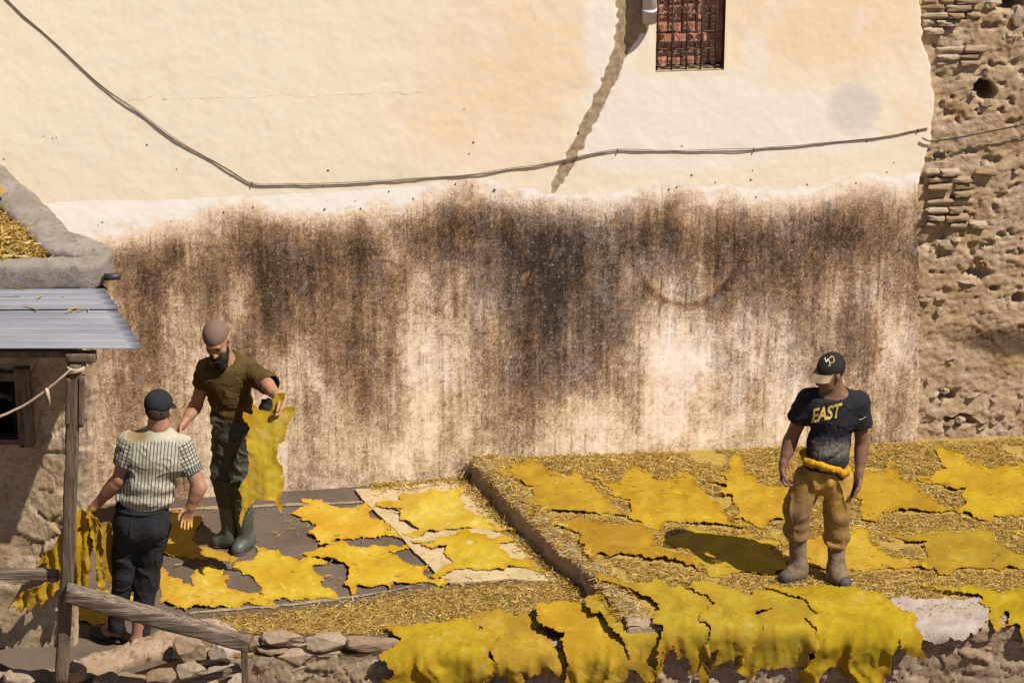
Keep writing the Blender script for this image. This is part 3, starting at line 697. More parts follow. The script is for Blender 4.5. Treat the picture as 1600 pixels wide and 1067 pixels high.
# --- flat outlines -> meshes
def ragged(poly, seg, amp, seed):
    P = np.asarray(poly, float); out = []; rs = np.random.RandomState(seed)
    for k in range(len(P)):
        a, b = P[k], P[(k + 1) % len(P)]; pts = [a, b]
        L = np.linalg.norm((b - a) * (1, 1.8)); n = max(0, int(math.ceil(math.log2(max(L / seg, 1)))))
        for lev in range(n):
            q = []
            for i in range(len(pts) - 1):
                d = pts[i + 1] - pts[i]; m = (pts[i] + pts[i + 1]) / 2
                nrm = np.array([-d[1], d[0]]); nrm = nrm / (np.linalg.norm(nrm) + 1e-9) * np.array([1, .6])
                q += [pts[i], m + nrm * rs.normal(0, amp * min(1.5, .045 * np.linalg.norm(d) + .25))]
            pts = q + [pts[-1]]
        out += pts[:-1]
    return np.array(out)
def inside(pts, poly):
    x, y = pts[:, 0], pts[:, 1]; c = np.zeros(len(pts), bool); j = len(poly) - 1
    for i in range(len(poly)):
        xi, yi = poly[i]; xj, yj = poly[j]
        m = ((yi > y) != (yj > y)) & (x < (xj - xi) * (y - yi) / (yj - yi + 1e-12) + xi)
        c ^= m; j = i
    return c
def px_sheet(poly, dx, dy, seed, amp=1.6, seg=3.2):
    B = ragged(poly, seg, amp, seed); rs = np.random.RandomState(seed + 5)
    lo, hi = B.min(0), B.max(0)
    gx, gy = np.meshgrid(np.arange(lo[0] + 1, hi[0], dx), np.arange(lo[1] + 1, hi[1], dy))
    I = np.stack([gx.ravel(), gy.ravel()], 1); I += rs.uniform(-.3, .3, I.shape) * (dx, dy)
    I = I[inside(I, B)]
    d = np.min(np.hypot(I[:, None, 0] - B[None, :, 0], (I[:, None, 1] - B[None, :, 1]) * 1.6), 1); I = I[d > 2.2]
    allp = np.concatenate([B, I])
    r = delaunay_2d_cdt([Vector(p) for p in allp], [], [list(range(len(B)))], 1, 1e-4)
    v = np.array([p[:] for p in r[0]]); f = np.array([t for t in r[2] if len(t) == 3])
    c = v[f].mean(1); f = f[inside(c, B)]
    used, inv = np.unique(f, return_inverse=True)
    return v[used], inv.reshape(-1, 3), B
def thicken(name, p, tris, th, mat, parent=None, attrs=None, nrm=None):
    if nrm is None:
        fn = np.cross(p[tris[:, 1]] - p[tris[:, 0]], p[tris[:, 2]] - p[tris[:, 0]])
        nrm = np.zeros_like(p)
        for k in range(3): np.add.at(nrm, tris[:, k], fn)
        nrm /= np.linalg.norm(nrm, axis=1)[:, None] + 1e-9
    n = len(p); V = np.concatenate([p, p - nrm * th])
    e = np.concatenate([tris[:, [0, 1]], tris[:, [1, 2]], tris[:, [2, 0]]]); key = np.sort(e, 1)
    _, idx, cnt = np.unique(key, axis=0, return_index=True, return_counts=True); b = e[idx[cnt == 1]]
    ub, ib = np.unique(b, return_inverse=True); ib = ib.reshape(-1, 2); m = len(ub); V = np.concatenate([V, V[ub], V[ub + n]]); o0 = 2 * n
    side = np.stack([o0 + ib[:, 1], o0 + ib[:, 0], o0 + m + ib[:, 0], o0 + m + ib[:, 1]], 1)
    at = {k: np.concatenate([a, a, a[ub], a[ub]]) for k, a in (attrs or {}).items()}
    return mk(name, V, [np.concatenate([tris, tris[:, ::-1] + n]), side], mat, parent, True, at)

o = floor_sheet('floor_mat', [(555, 768), (640, 763), (735, 752), (765, 775), (800, 812), (850, 865), (893, 908), (860, 912), (800, 908), (702, 915), (683, 902), (650, 868), (612, 826), (590, 806), (570, 787)], M['mat'], .006, None, .014, 4)
tag(o, 'pale worn mat lying on the lower terrace beside the step', 'mat')
for nm, poly in (('floor_line', [(230, 797), (300, 794), (420, 789), (575, 782.5), (575, 786), (420, 792.6), (300, 798), (230, 801)]), ('floor_line', [(296, 957.5), (360, 951), (450, 944), (560, 930), (640, 917), (640, 919), (560, 933), (450, 947.5), (360, 955), (296, 961)])):
    o = floor_sheet(nm, poly, M['paint'], .0035, LOW, .002, 9)

# ------------------------------------------------------------------ upper terrace with its mud step
STEP = np.array([(738, 716), (742, 727), (762, 742), (782, 766), (812, 798), (842, 826), (880, 865), (917, 892), (935, 912), (952, 935), (975, 960)], float)
def upper_terrace():
    q = on_z(STEP[:, 0], STEP[:, 1], ZT); o_ = np.argsort(q[:, 1]); xs = lambda y: np.interp(y, q[o_, 1], q[o_, 0])
    ny = 260; y = np.linspace(YE, .38, ny)
    nface, nlip, nx = 14, 16, 200
    V = []; attr = []
    for yy in y:
        x0 = float(xs(yy)); row = []
        for k in range(nface): 
            t = k / nface; row.append((x0 - .035 * (1 - t) ** 1.3, yy, -.06 + (ZT + .06) * t))
        for k in range(nlip):
            t = k / nlip; row.append((x0 + .14 * t, yy, ZT + .012 * math.sin(math.pi * min(1, t * 1.1))))
        for k in range(nx):
            t = (k / (nx - 1)) ** 1.0; row.append((x0 + .14 + (4.6 - x0 - .14) * t, yy, ZT))
        V += row
    V = np.array(V); n = nface + nlip + nx
    nn = fbm(V * 9, 4, 71); n2 = fbm(V * 30, 3, 72); col = np.tile(np.arange(n), ny)
    w = np.interp(col, [0, nface - 2, nface + 2, nface + nlip, n], [1, 1, 1, .35, .25])
    V[:, 0] += np.where(col < nface + 4, (.030 * nn + .010 * n2), 0); V[:, 2] += np.where(col >= nface, w * (.014 * nn + .006 * n2), .0)
    far = col >= nface + nlip
    V[far, 1] = np.minimum(V[far, 1], 9)
    F = grid_faces(n, ny); c = F % n
    isstep = c.max(1) < nface + nlip
    o = mk('upper_terrace', V, [F[~isstep]], M['strawbed']); tag(o, kind='structure')
    used, inv = np.unique(F[isstep], return_inverse=True)
    o2 = mk('mud_step', V[used], [inv.reshape(-1, 4)], M['step']); tag(o2, kind='structure')
    return xs
STEP_X = upper_terrace()

# ------------------------------------------------------------------ retaining wall along the front
def front_wall():
    R = random.Random(5)
    nx = 700; prof = 100
    X = np.linspace(-2.3, 4.7, nx); V = []
    xj = float(STEP_X(YE))
    for x in X:
        zt = float(gz(x)) + (ZT + .004 - float(gz(x))) * float(sstep(xj - .04, xj + .03, x))
        for k in range(prof):
            if k < 14: t = k / 14; V.append((x, YE + .16 - .16 * t, zt + .012 * math.sin(math.pi * t)))
            else: t = (k - 14) / (prof - 15); V.append((x, YE - .04 * t, zt - 1.7 * t ** 1.25))
    V = np.array(V); q = V * np.array([1, 1, 1.0]); k = np.tile(np.arange(prof), nx)
    fr = sstep(9, 20, k)
    f1, f2, cid = worley(c3(V[:, 0] * 6 + .7 * fbm(q * 5, 2, 81), V[:, 2] * 11 + .7 * fbm(q * 5, 2, 82)), 14)
    rel = fr * (.020 * fbm(q * 4, 4, 83) + .030 * (cid - .5) * sstep(.0, .12, f2 - f1) + .018 * (sstep(0, .08, f2 - f1) - 1) + .008 * fbm(q * 22, 4, 84) + .004 * (1 - 2 * np.abs(fbm(q * 16, 4, 88, .65))) + .005 * fbm(q * 60, 3, 89))
    V[:, 1] -= rel
    V[:, 2] += (1 - fr) * (.010 * fbm(q * 7, 4, 85) - .005 + .004 * fbm(q * 30, 3, 86)) + fr * .010 * fbm(q * 9, 3, 87)
    o = mk('retaining_wall', V, [grid_faces(prof, nx, True)], M['retain']); tag(o, 'rough stone and mud retaining wall under the draped hides', 'wall')
    def put(me, u, v, w, h, d=.14, dy=0., rot=0.):
        dy += .05; p = on_y([u], [v], YE)[0]; s = obj('stone', me, None, o); s.location = (p[0], YE + .02 + dy, p[2]); s.scale = (w / 258, d, h / 234); s.rotation_euler = (R.uniform(-.1, .1), rot, R.uniform(-.15, .15))
    for u, v, w, h, rot in [(512, 1010, 84, 26, .04), (580, 1009, 95, 26, -.03), (450, 1031, 80, 17, -.05), (516, 1026, 64, 15, .05), (440, 1004, 76, 22, .06), (424, 1020, 50, 14, .0), (408, 1050, 40, 44, 0), (470, 1052, 44, 26, .1), (502, 1054, 40, 24, -.1), (556, 1042, 56, 26, .1), (598, 1050, 50, 26, -.1), (448, 1070, 60, 26, 0), (530, 1072, 60, 26, 0), (575, 1068, 40, 22, 0), (432, 1040, 30, 12, 0), (400, 1020, 30, 30, .2), (545, 1058, 30, 16, 0)]:
        put(R.choice(SLABS), u, v, w, h, .15, R.uniform(-.02, .02), rot)
    for u, v, w, h in [(1115, 1050, 44, 40), (1150, 1062, 34, 30), (1060, 1046, 40, 50), (1300, 1056, 44, 34), (1380, 1060, 34, 30), (1420, 1060, 44, 30), (1445, 1048, 34, 18), (1478, 1062, 40, 26), (1520, 1050, 46, 32), (1560, 1030, 40, 30), (1590, 1058, 50, 34), (1462, 1030, 46, 26), (1500, 1022, 40, 24), (1540, 1064, 36, 24), (1400, 1036, 30, 24), (1590, 1010, 44, 24), (1545, 1012, 36, 20), (1225, 1056, 40, 30), (1190, 1066, 36, 24), (975, 1056, 40, 30), (830, 1060, 36, 24), (758, 1062, 30, 24), (610, 1040, 40, 26), (612, 1020, 30, 16)]:
        put(R.choice(STONES), u, v, w * 1.15, h * 1.15, .13, R.uniform(-.03, .01), R.uniform(-.3, .3))
    return o
FRONT = front_wall()

# low broken wall in the left corner
def corner_wall():
    R = random.Random(15)
    line = [(-30, 1052), (40, 1058), (110, 1048), (170, 1030), (240, 1012), (300, 996), (350, 992), (378, 1003)]
    q = on_g([a for a, b in line], [b for a, b in line]); P = smooth_path(q, 16); n = len(P); prof = 40; V = []
    hgt = np.interp(np.linspace(0, 1, n), [0, .3, .55, .8, .95, 1], [.03, .06, .10, .12, .07, .0])
    for i, p in enumerate(P):
        for k in range(prof):
            t = k / (prof - 1)
            if t < .18: a = t / .18; V.append((p[0], p[1] + .05 - .05 * a, gz(p[0]) - .06 + (hgt[i] + .06) * math.sin(a * math.pi / 2)))
            elif t < .4: a = (t - .18) / .22; V.append((p[0], p[1] - .17 * a, gz(p[0]) + hgt[i] - .05 * a * a))
            else: a = (t - .4) / .6; V.append((p[0], p[1] - .17 - .05 * a, gz(p[0]) + hgt[i] - .05 - 1.3 * a))
    V = np.array(V); w1, w2, wc_ = worley(c3(V[:, 0] * 5 + .6 * fbm(V * 6, 2, 96), V[:, 2] * 7 + V[:, 1] * 5), 97); ck = .03 * (sstep(0, .09, w2 - w1) - 1) + .02 * (wc_ - .5); V += np.stack([0 * V[:, 0], .028 * fbm(V * 9, 4, 91) - .6 * ck, .022 * fbm(V * 8 + 3, 4, 92) + .7 * ck], 1) + .008 * np.stack([fbm(V * 30, 3, 95), fbm(V * 30, 3, 93), fbm(V * 30, 3, 94)], 1)
    o = mk('low_rubble_wall', V, [grid_faces(prof, n, True)], M['mud']); tag(o, 'low broken mud wall in front of the man in the striped shirt', 'wall')
    def put(me, u, v, w, h, dy, rot=0, d=.16):
        p = on_y([u], [v], -2.62 + dy)[0]; s = obj('stone', me, None, o); s.location = p; s.scale = (w / 262, d, h / 238); s.rotation_euler = (R.uniform(-.15, .15), rot, R.uniform(-.2, .2))
    for u, v, w, h, dy, rot in [(296, 1012, 62, 42, .30, .12), (348, 1018, 46, 34, .31, .35), (118, 1050, 44, 34, .08, .2), (30, 1058, 60, 24, .06, .05), (345, 1050, 60, 24, .26, -.2), (300, 1046, 56, 26, .22, -.1), (250, 1058, 60, 26, .16, -.2), (205, 1060, 50, 28, .12, -.2), (165, 1062, 44, 26, .08, 0), (370, 1064, 40, 24, .26, 0), (320, 1066, 50, 22, .22, 0)]:
        put(R.choice(SLABS), u, v, w, h, dy, rot)
    return o
corner_wall()
# ------------------------------------------------------------------ shed on the left
YF = -2.1
def shed():
    edge = np.array([(400, 170), (440, 169), (480, 166), (560, 158), (600, 153), (680, 147), (770, 138), (850, 131), (930, 125), (1000, 121), (1060, 119)], float)
    corner = on_y([170], [416], YF)[0]; zc = corner[2]
    far = on_z([0], [257], zc)[0]; dirv = (far - corner)[:2]; dirv = dirv / np.linalg.norm(dirv)
    S = empty('shed', (corner[0] - .6, YF, float(gz(corner[0])))); org = np.array(S.location)
    tag(S, 'small mud walled shed with a tin awning at the left edge', 'shed')
    # front wall
    z = np.arange(-.35, zc - .155, .016); nx = 190; V = []
    win = (on_y([-70], [690], YF)[0], on_y([31], [592], YF)[0])
    for zz in z:
        vv = project(np.array([[corner[0], YF, zz]]))[0, 1]; xe = on_y([np.interp(vv, edge[:, 0], edge[:, 1])], [vv], YF)[0, 0]
        xe += .018 * float(fbm(np.array([[zz * 9, 3., 0]]), 4, 7)[0])
        x = np.concatenate([np.linspace(-6.5, -4.3, 20)[:-1], np.linspace(-4.3, win[1][0], 50)[:-1], np.linspace(win[1][0], xe, nx - 68)])
        V.append(np.stack([x, np.full(len(x), YF), np.full(len(x), zz)], 1))
    n = len(V[0]); V = np.concatenate(V); q = V.copy()
    k = np.tile(np.arange(n), len(z)); e = sstep(n - 14, n - 1, k)
    V[:, 1] += .012 * fbm(q * 3, 4, 101) + .012 * fbm(q * 12, 4, 102, .6) + .005 * fbm(q * 40, 3, 103) + .03 * e * e
    f1, f2, cid = worley(c3(q[:, 0] * 6, q[:, 2] * 7), 31); V[:, 1] -= .022 * cid * sstep(0, .15, f2 - f1) * sstep(-.1, .35, fbm(q * 2, 2, 105)) 
    F = grid_faces(n, len(z)); c = V[F].mean(1)
    keep = ~((c[:, 0] > win[0][0]) & (c[:, 0] < win[1][0]) & (c[:, 2] > win[0][2]) & (c[:, 2] < win[1][2]))
    # return side running back to the big wall
    last = np.arange(len(z)) * n + n - 1; ns = 50; SV = []
    for t in np.linspace(0, 1, ns):
        p = V[last].copy(); p[:, 0] += dirv[0] * 2.3 * t; p[:, 1] += dirv[1] * 2.3 * t + 0
        if t > 0: p[:, 0] += .02 * fbm(p * 8, 3, 107)
        SV.append(p)
    SV = np.concatenate(SV); m = len(z)
    i = np.arange(ns * m).reshape(ns, m); SF = np.stack([i[:-1, :-1], i[1:, :-1], i[1:, 1:], i[:-1, 1:]], -1).reshape(-1, 4)
    wv = np.concatenate([V, SV]) - org
    mk('wall', wv, [np.concatenate([F[keep], SF + len(V)])], M['shack'], S)
    # window: dark opening with a timber frame
    W = empty('window', (0, 0, 0), 0, S)
    def bx(name, u0, v0, u1, v1, y, d, mat, par):
        a, b = on_y([u0], [v1], y)[0], on_y([u1], [v0], y)[0]
        v, f = box_arr(((a[0] + b[0]) / 2 - org[0], y - org[1], (a[2] + b[2]) / 2 - org[2]), (b[0] - a[0], d, b[2] - a[2]))
        v = v + .004 * np.stack([fbm(v * 9 + s, 2, 3) for s in (0, 5, 9)], 1)
        return mk(name, v, [f], mat, par, False)
    bx('jamb', 31, 572, 47, 694, YF - .02, .09, M['wood'], W)
    bx('lintel', -75, 579, 31, 591, YF - .022, .085, M['wood'], W)
    bx('window_sill', -75, 682, 31, 690, YF - .018, .08, M['frame'], W)
    bx('painted_room_dark', -80, 560, 60, 710, YF + .35, .02, M['dark'], W)  # near-black sheet paints in the darkness of the room
    bx('jamb_inside', 27, 590, 31, 690, YF + .12, .2, M['dark'], W)  # inner jamb in near-black, its shade put into the colour
    # mud curb round the flat roof
    pa = np.array([[-6.5, YF + .075], [corner[0] - .9, YF + .075], [corner[0] - .32, YF + .078], [corner[0] - .14, YF + .10], [corner[0] - .13, YF + .26]])
    back = np.array([corner[:2] + dirv * t + np.array([-.14, .05]) for t in (.45, .8, 1.2, 1.7, 2.3)])
    path = smooth_path(np.concatenate([np.concatenate([pa, back]), np.zeros((10, 1))], 1), 12)
    w = np.interp(np.arange(len(path)), [0, 30, 44, 56, 70, len(path)], [.15, .15, .20, .27, .25, .25]); V = []
    th = np.linspace(0, 2 * np.pi, 36, endpoint=False)
    for i, p in enumerate(path):
        t = path[min(i + 1, len(path) - 1)] - path[max(i - 1, 0)]; t /= np.linalg.norm(t); nrm = np.array([-t[1], t[0], 0])
        cx = np.sign(np.cos(th)) * np.abs(np.cos(th)) ** .42 * w[i] / 2; cz = np.sign(np.sin(th)) * np.abs(np.sin(th)) ** .42 * .088
        V.append(p + nrm * cx[:, None] + np.array([0, 0, 1.]) * (cz + zc - .085)[:, None])
    V = np.concatenate(V); nn = np.stack([fbm(V * 6 + s, 4, 111) for s in (0, 7, 13)], 1); V += .020 * nn + .006 * np.stack([fbm(V * 26 + s, 3, 113) for s in (0, 7, 13)], 1)
    i = np.arange(len(path) * 36).reshape(-1, 36); CF = np.stack([i[:-1], np.roll(i, -1, 1)[:-1], np.roll(i, -1, 1)[1:], i[1:]], -1).reshape(-1, 4)
    mk('roof_curb', V - org, [CF[:, ::-1]], M['curb'], S)
    # roof deck
    zr = zc - .12
    deck = np.array([[-6.5, YF + .02, zr], [corner[0] - .1, YF + .02, zr], [corner[0] - .1 + dirv[0] * 2.2, YF + dirv[1] * 2.2, zr], [-6.5, YF + dirv[1] * 2.2, zr]])
    mk('roof_deck', deck - org, [np.array([[0, 1, 2, 3]])], M['strawbed'], S, False)
    # tin awning: two lapped corrugated sheets
    A = empty('awning', (0, 0, 0), 0, S)
    top = on_y([165], [459], YF - .01)[0]; bot = on_y([222], [545], YF - .62)[0]
    def sheet(f0, f1, dz):
        L = np.linspace(f0, f1, 140); V = []
        xr0, xr1 = top[0], bot[0]
        for t in L:
            y = (YF - .01) + (-.61) * t; zz = top[2] + (bot[2] - top[2]) * t + dz + .016 * abs(math.cos(math.pi * t * 9.5)) ** .75
            xr = xr0 + (xr1 - xr0) * t
            x = np.linspace(-6.5, xr, 60); V.append(np.stack([x, np.full(60, y), zz + .004 * np.sin(x * 2.1 + t)], 1))
        V = np.concatenate(V); F = grid_faces(60, 140, True)
        V2 = np.concatenate([V, V - np.array([0, 0, .0022])]); m = len(V)
        i = np.arange(m).reshape(140, 60); rim = np.concatenate([i[-1], i[:-1, -1][::-1]])
        RF = np.stack([rim[:-1], rim[1:], rim[1:] + m, rim[:-1] + m], 1)
        return mk('tin_sheet', V2 - org, [np.concatenate([F, F[:, ::-1] + m, RF])], M['sheet'], A)
    sheet(.32, 1.0, 0); sheet(0, .355, .014)
    bx('awning_batten', -60, 546, 120, 556, YF - .50, .05, M['wood'], A)
    # short black spout out of the curb
    a = on_y([163, 188], [433, 432], YF + .06); tube_obj('roof_spout', a - org, .021, M['black'], S, 14)
    return S, zc, corner, dirv
SHED, ZC, CORNER, SIDE = shed()

# timber post, cleats, rails
def timber(name, p0, p1, w, d, mat, parent=None, seed=1, n=26, taper=1.0, org=np.zeros(3)):
    p0, p1 = np.asarray(p0, float), np.asarray(p1, float); t = (p1 - p0); L = np.linalg.norm(t); t /= L
    a = np.cross(t, [0, 1, 0]); a /= np.linalg.norm(a); b = np.cross(t, a); m = 16
    th = np.linspace(0, 2 * np.pi, m, endpoint=False) + .2; V = []
    for i in range(n):
        f = i / (n - 1); k = 1 + (taper - 1) * f
        cx = np.sign(np.cos(th)) * np.abs(np.cos(th)) ** .35 * w / 2 * k; cy = np.sign(np.sin(th)) * np.abs(np.sin(th)) ** .35 * d / 2 * k
        V.append(p0 + t * L * f + a * cx[:, None] + b * cy[:, None])
    V = np.concatenate(V); q = V.copy(); q -= np.outer((q - p0) @ t, t) * .85
    V += (a * (.10 * w * fbm(q * 40, 3, seed))[:, None] + b * (.10 * w * fbm(q * 40 + 9, 3, seed))[:, None])
    V += a * (.06 * w * np.sin(((V - p0) @ t) * 2.3 + seed))[:, None]
    V = np.concatenate([V, p0[None], p1[None]]); i = np.arange(n * m).reshape(n, m)
    F = np.stack([i[:-1], np.roll(i, -1, 1)[:-1], np.roll(i, -1, 1)[1:], i[1:]], -1).reshape(-1, 4)
    c0, c1 = n * m, n * m + 1; T = np.array([[c0, (j + 1) % m, j] for j in range(m)] + [[c1, (n - 1) * m + j, (n - 1) * m + (j + 1) % m] for j in range(m)])
    return mk(name, V - org, [F, T], mat, parent)
YP = -2.68
foot = on_y([96], [1068], YP)[0]; head = on_y([119], [566], YP)[0]
POST = empty('timber_post', foot); o_ = np.array(POST.location); tag(POST, 'upright weathered grey timber post holding up the tin awning', 'post')
timber('shaft', foot, head, .080, .075, M['wood'], POST, 3, 40, .92, o_)
for (u0, v0, u1, v1), w in (((107, 588, 106, 662), .03), ((128, 588, 126, 664), .032)):
    timber('cleat', on_y([u0], [v0], YP - .012)[0], on_y([u1], [v1], YP - .012)[0], w, .06, M['wood'], POST, 8, 14, 1, o_)
timber('post_cap', on_y([104], [556], YP - .0)[0], on_y([150], [556], YP)[0], .055, .075, M['wood'], POST, 5, 10, 1, o_)
for k, vv in enumerate((570, 573, 577)):
    th = np.linspace(0, 2 * np.pi, 18, endpoint=False); c = on_y([119], [vv], YP)[0]; tube_obj('lashing', np.stack([c[0] + .052 * np.cos(th), c[1] + .05 * np.sin(th), c[2] + .012 * np.sin(th * 1 + k)], 1) - o_, .007, M['rope'], POST, 6, True)
def rail(name, label, pts, w, d, y, seed, taper=1.0, mat='beam'):
    a, b = on_y([pts[0]], [pts[1]], y)[0], on_y([pts[2]], [pts[3]], y)[0]
    o = timber(name, a - a, b - a, w, d, M[mat], None, seed, 40, taper); o.location = a; tag(o, label, 'rail' if name != 'timber_stake' else 'stake')
    return o
rail('timber_rail', 'level weathered board nailed across to the upright post at far left', (-120, 893, 92, 899), .074, .03, YP + .052, 12)
rail('timber_rail', 'heavy cracked grey beam sloping down from the post to the right', (102, 927, 388, 1004), .112, .09, YP - .09, 14, .85)
rail('timber_stake', 'short thin upright stake at the lower end of the sloping beam', (382, 984, 384, 1110), .042, .03, YP + .03, 16, 1, 'wood')
rail('timber_rail', 'thin low rail slanting up to the short stake at the bottom edge', (240, 1084, 376, 1043), .045, .035, YP + .075, 18)
# rope from the post to the left
rp = smooth_path(np.concatenate([on_y([112], [576], YP - .05), on_y([88], [597], YP - .05), on_y([55], [622], YP - .03), on_y([20], [642], YP - .01), on_y([-40], [664], YP), on_y([-110], [680], YP)]), 10)
rp[:, 2] += .004 * fbm(rp * 20, 3, 4); ROPE = empty('rope', rp[0]); tag(ROPE, 'pale knotted rope strung from the timber post to the left', 'rope')
tube_obj('strand', rp - rp[0], .0075, M['rope'], ROPE, 7)
kn = on_y([73], [609], YP - .04)[0]
tube_obj('knot', np.array([kn + (0, 0, .01), kn + (.004, -.012, -.01), kn + (.012, -.012, -.05), kn + (.016, -.01, -.10)]) - rp[0], [.012, .012, .007, .003], M['rope'], ROPE, 7)
# ------------------------------------------------------------------ hides
def smooth_mesh(p, tris, it, w=None):
    n = len(p); e = np.concatenate([tris[:, [0, 1]], tris[:, [1, 2]], tris[:, [2, 0]]]); e = np.concatenate([e, e[:, ::-1]])
    deg = np.bincount(e[:, 0], minlength=n)[:, None]
    for _ in range(it):
        a = np.zeros_like(p); np.add.at(a, e[:, 0], p[e[:, 1]]); a /= deg; p = p + (.6 * (a - p)) * (1 if w is None else w[:, None])
    return p
def bdist(v, B):                                 # rough distance to the outline in metres
    a = B; b = np.roll(B, -1, 0); sc = np.array([1 / 245., 1 / 105.]); P = v * sc; A = a * sc; D = (b - a) * sc
    t = np.clip(((P[:, None] - A[None]) * D[None]).sum(-1) / ((D ** 2).sum(-1)[None] + 1e-12), 0, 1)
    return np.min(np.linalg.norm(P[:, None] - (A[None] + t[..., None] * D[None]), axis=-1), 1)
def flat_hide(label, poly, level, seed, lift=.012, curl=.03, mat='hide', amp=2.3, group=None, parent=None, base=0.):
    v, t, B = px_sheet(poly, 5.2, 3.0, seed, amp, 2.2)
    p = on_g(v[:, 0], v[:, 1]) if level == 'g' else on_z(v[:, 0], v[:, 1], level)
    d = bdist(v, B); q = p * np.array([1, 1, 0])
    e = np.exp(-(d / .016) ** 2); n1 = fbm(q * 7 + seed, 3, seed)
    p[:, 2] += base + lift * (.45 + .55 * sstep(-.1, .25, fbm(q * 4 + 2 * seed, 2, seed + 9))) + .010 * np.maximum(0, fbm(q * 5 + seed, 3, seed + 1) + .05) * sstep(0, .12, d) + .004 * fbm(q * 22, 3, seed + 2) * sstep(0, .04, d) + curl * e * np.maximum(0, n1 - .02)
    rid = np.abs(fbm(q * np.array([3., 9, 1]) + seed * 3, 3, seed + 4)); p[:, 2] += .005 * np.exp(-(rid / .03) ** 2) * sstep(.01, .08, d)
    p[:, 1] += e * np.maximum(0, n1) * curl * .5
    org = np.array([p[:, 0].mean(), p[:, 1].mean(), p[:, 2].min()])
    o = thicken('hide', p - org, orient(p, t), .002, M[mat], parent, dict(edge=d)); o.location = org
    return tag(o, label, 'hide', group)
def orient(p, t, ref=np.array([0, -.4, 1.])):
    fn = np.cross(p[t[:, 1]] - p[t[:, 0]], p[t[:, 2]] - p[t[:, 0]]); m = fn @ ref < 0; t = t.copy(); t[m] = t[m][:, ::-1]; return t
GL, GU, GD = 'hides drying on the lower terrace', 'hides drying on the upper terrace', 'hides draped over the retaining wall'
L_HIDES = [
 ('yellow hide on bare floor left of the pale mat, nearest the big wall', [(450,805),(463,798),(483,792),(470,784),(504,783),(519,792),(535,796),(563,793),(583,787),(586,798),(576,801),(578,811),(599,818),(629,829),(642,834),(645,843),(629,845),(604,839),(593,843),(563,842),(552,846),(527,845),(517,856),(501,859),(499,847),(480,834),(488,836),(497,828),(492,819),(472,815),(470,809)], 3, .014),
 ('orange-yellow hide on the pale mat, nearest the big wall', [(591,789),(627,787),(622,779),(629,774),(663,777),(696,776),(728,773),(719,784),(729,791),(722,798),(740,806),(770,815),(770,823),(814,836),(804,839),(750,829),(706,833),(668,837),(645,846),(627,838),(655,835),(642,826),(624,820),(627,810),(614,806),(629,805),(614,799),(593,797),(586,792)], 5, .026),
 ('orange-yellow hide on the pale mat, nearest the front edge', [(641,849),(681,850),(704,839),(727,831),(737,839),(778,845),(806,846),(804,851),(781,854),(778,863),(796,875),(834,882),(832,888),(858,900),(834,895),(809,891),(757,896),(719,894),(694,904),(681,909),(673,907),(681,900),(711,886),(694,870),(699,863),(673,863),(658,856),(681,856),(645,853)], 7, .028),
 ('pale patched yellow hide lying between the mat and the bearded man', [(518,849),(535,846),(547,855),(573,859),(593,856),(624,857),(640,849),(642,859),(629,861),(606,863),(617,869),(627,878),(640,886),(655,892),(668,891),(660,900),(681,909),(701,914),(696,918),(676,914),(655,911),(640,916),(617,913),(609,923),(604,916),(578,919),(560,916),(552,933),(547,924),(537,914),(547,893),(536,882),(509,877),(486,872),(465,869),(483,864),(509,860)], 11, .020),
 ('yellow hide spread in front of the bearded man\'s boots', [(400,856),(420,864),(434,862),(442,871),(460,872),(470,878),(512,878),(506,883),(488,885),(490,893),(504,902),(506,909),(498,911),(502,918),(520,923),(528,932),(524,938),(500,935),(494,938),(460,936),(454,941),(448,936),(424,938),(412,936),(404,928),(410,918),(400,910),(380,900),(364,888),(368,880),(396,876),(402,868)], 13, .018),
 ('yellow hide just right of the striped-shirt man\'s legs', [(252,886),(260,890),(262,900),(280,904),(300,918),(304,914),(294,902),(320,890),(334,885),(350,890),(344,900),(356,898),(358,904),(350,909),(370,924),(404,930),(438,948),(424,952),(406,946),(380,945),(360,951),(342,950),(332,952),(306,952),(290,957),(268,950),(250,942),(254,932),(250,920),(244,914)], 17, .014),
 ('shaded hide on the floor behind the striped-shirt man', [(236,806),(262,800),(290,806),(318,812),(306,830),(300,845),(312,855),(350,863),(372,872),(362,880),(330,875),(290,870),(256,868),(236,866)], 19, .012),
 ('yellow hide under the hanging bundle, at the shed corner', [(112,925),(140,920),(170,928),(206,932),(236,946),(244,962),(240,970),(205,972),(164,975),(150,977),(125,973),(116,960)], 23, .012),
]
for lab, poly, seed, lift in L_HIDES: flat_hide(lab, poly, 'g', seed, lift * .6, .042, 'hide', group=GL, base=.014 if seed in (5, 7) else (.008 if seed in (3, 11) else 0.))
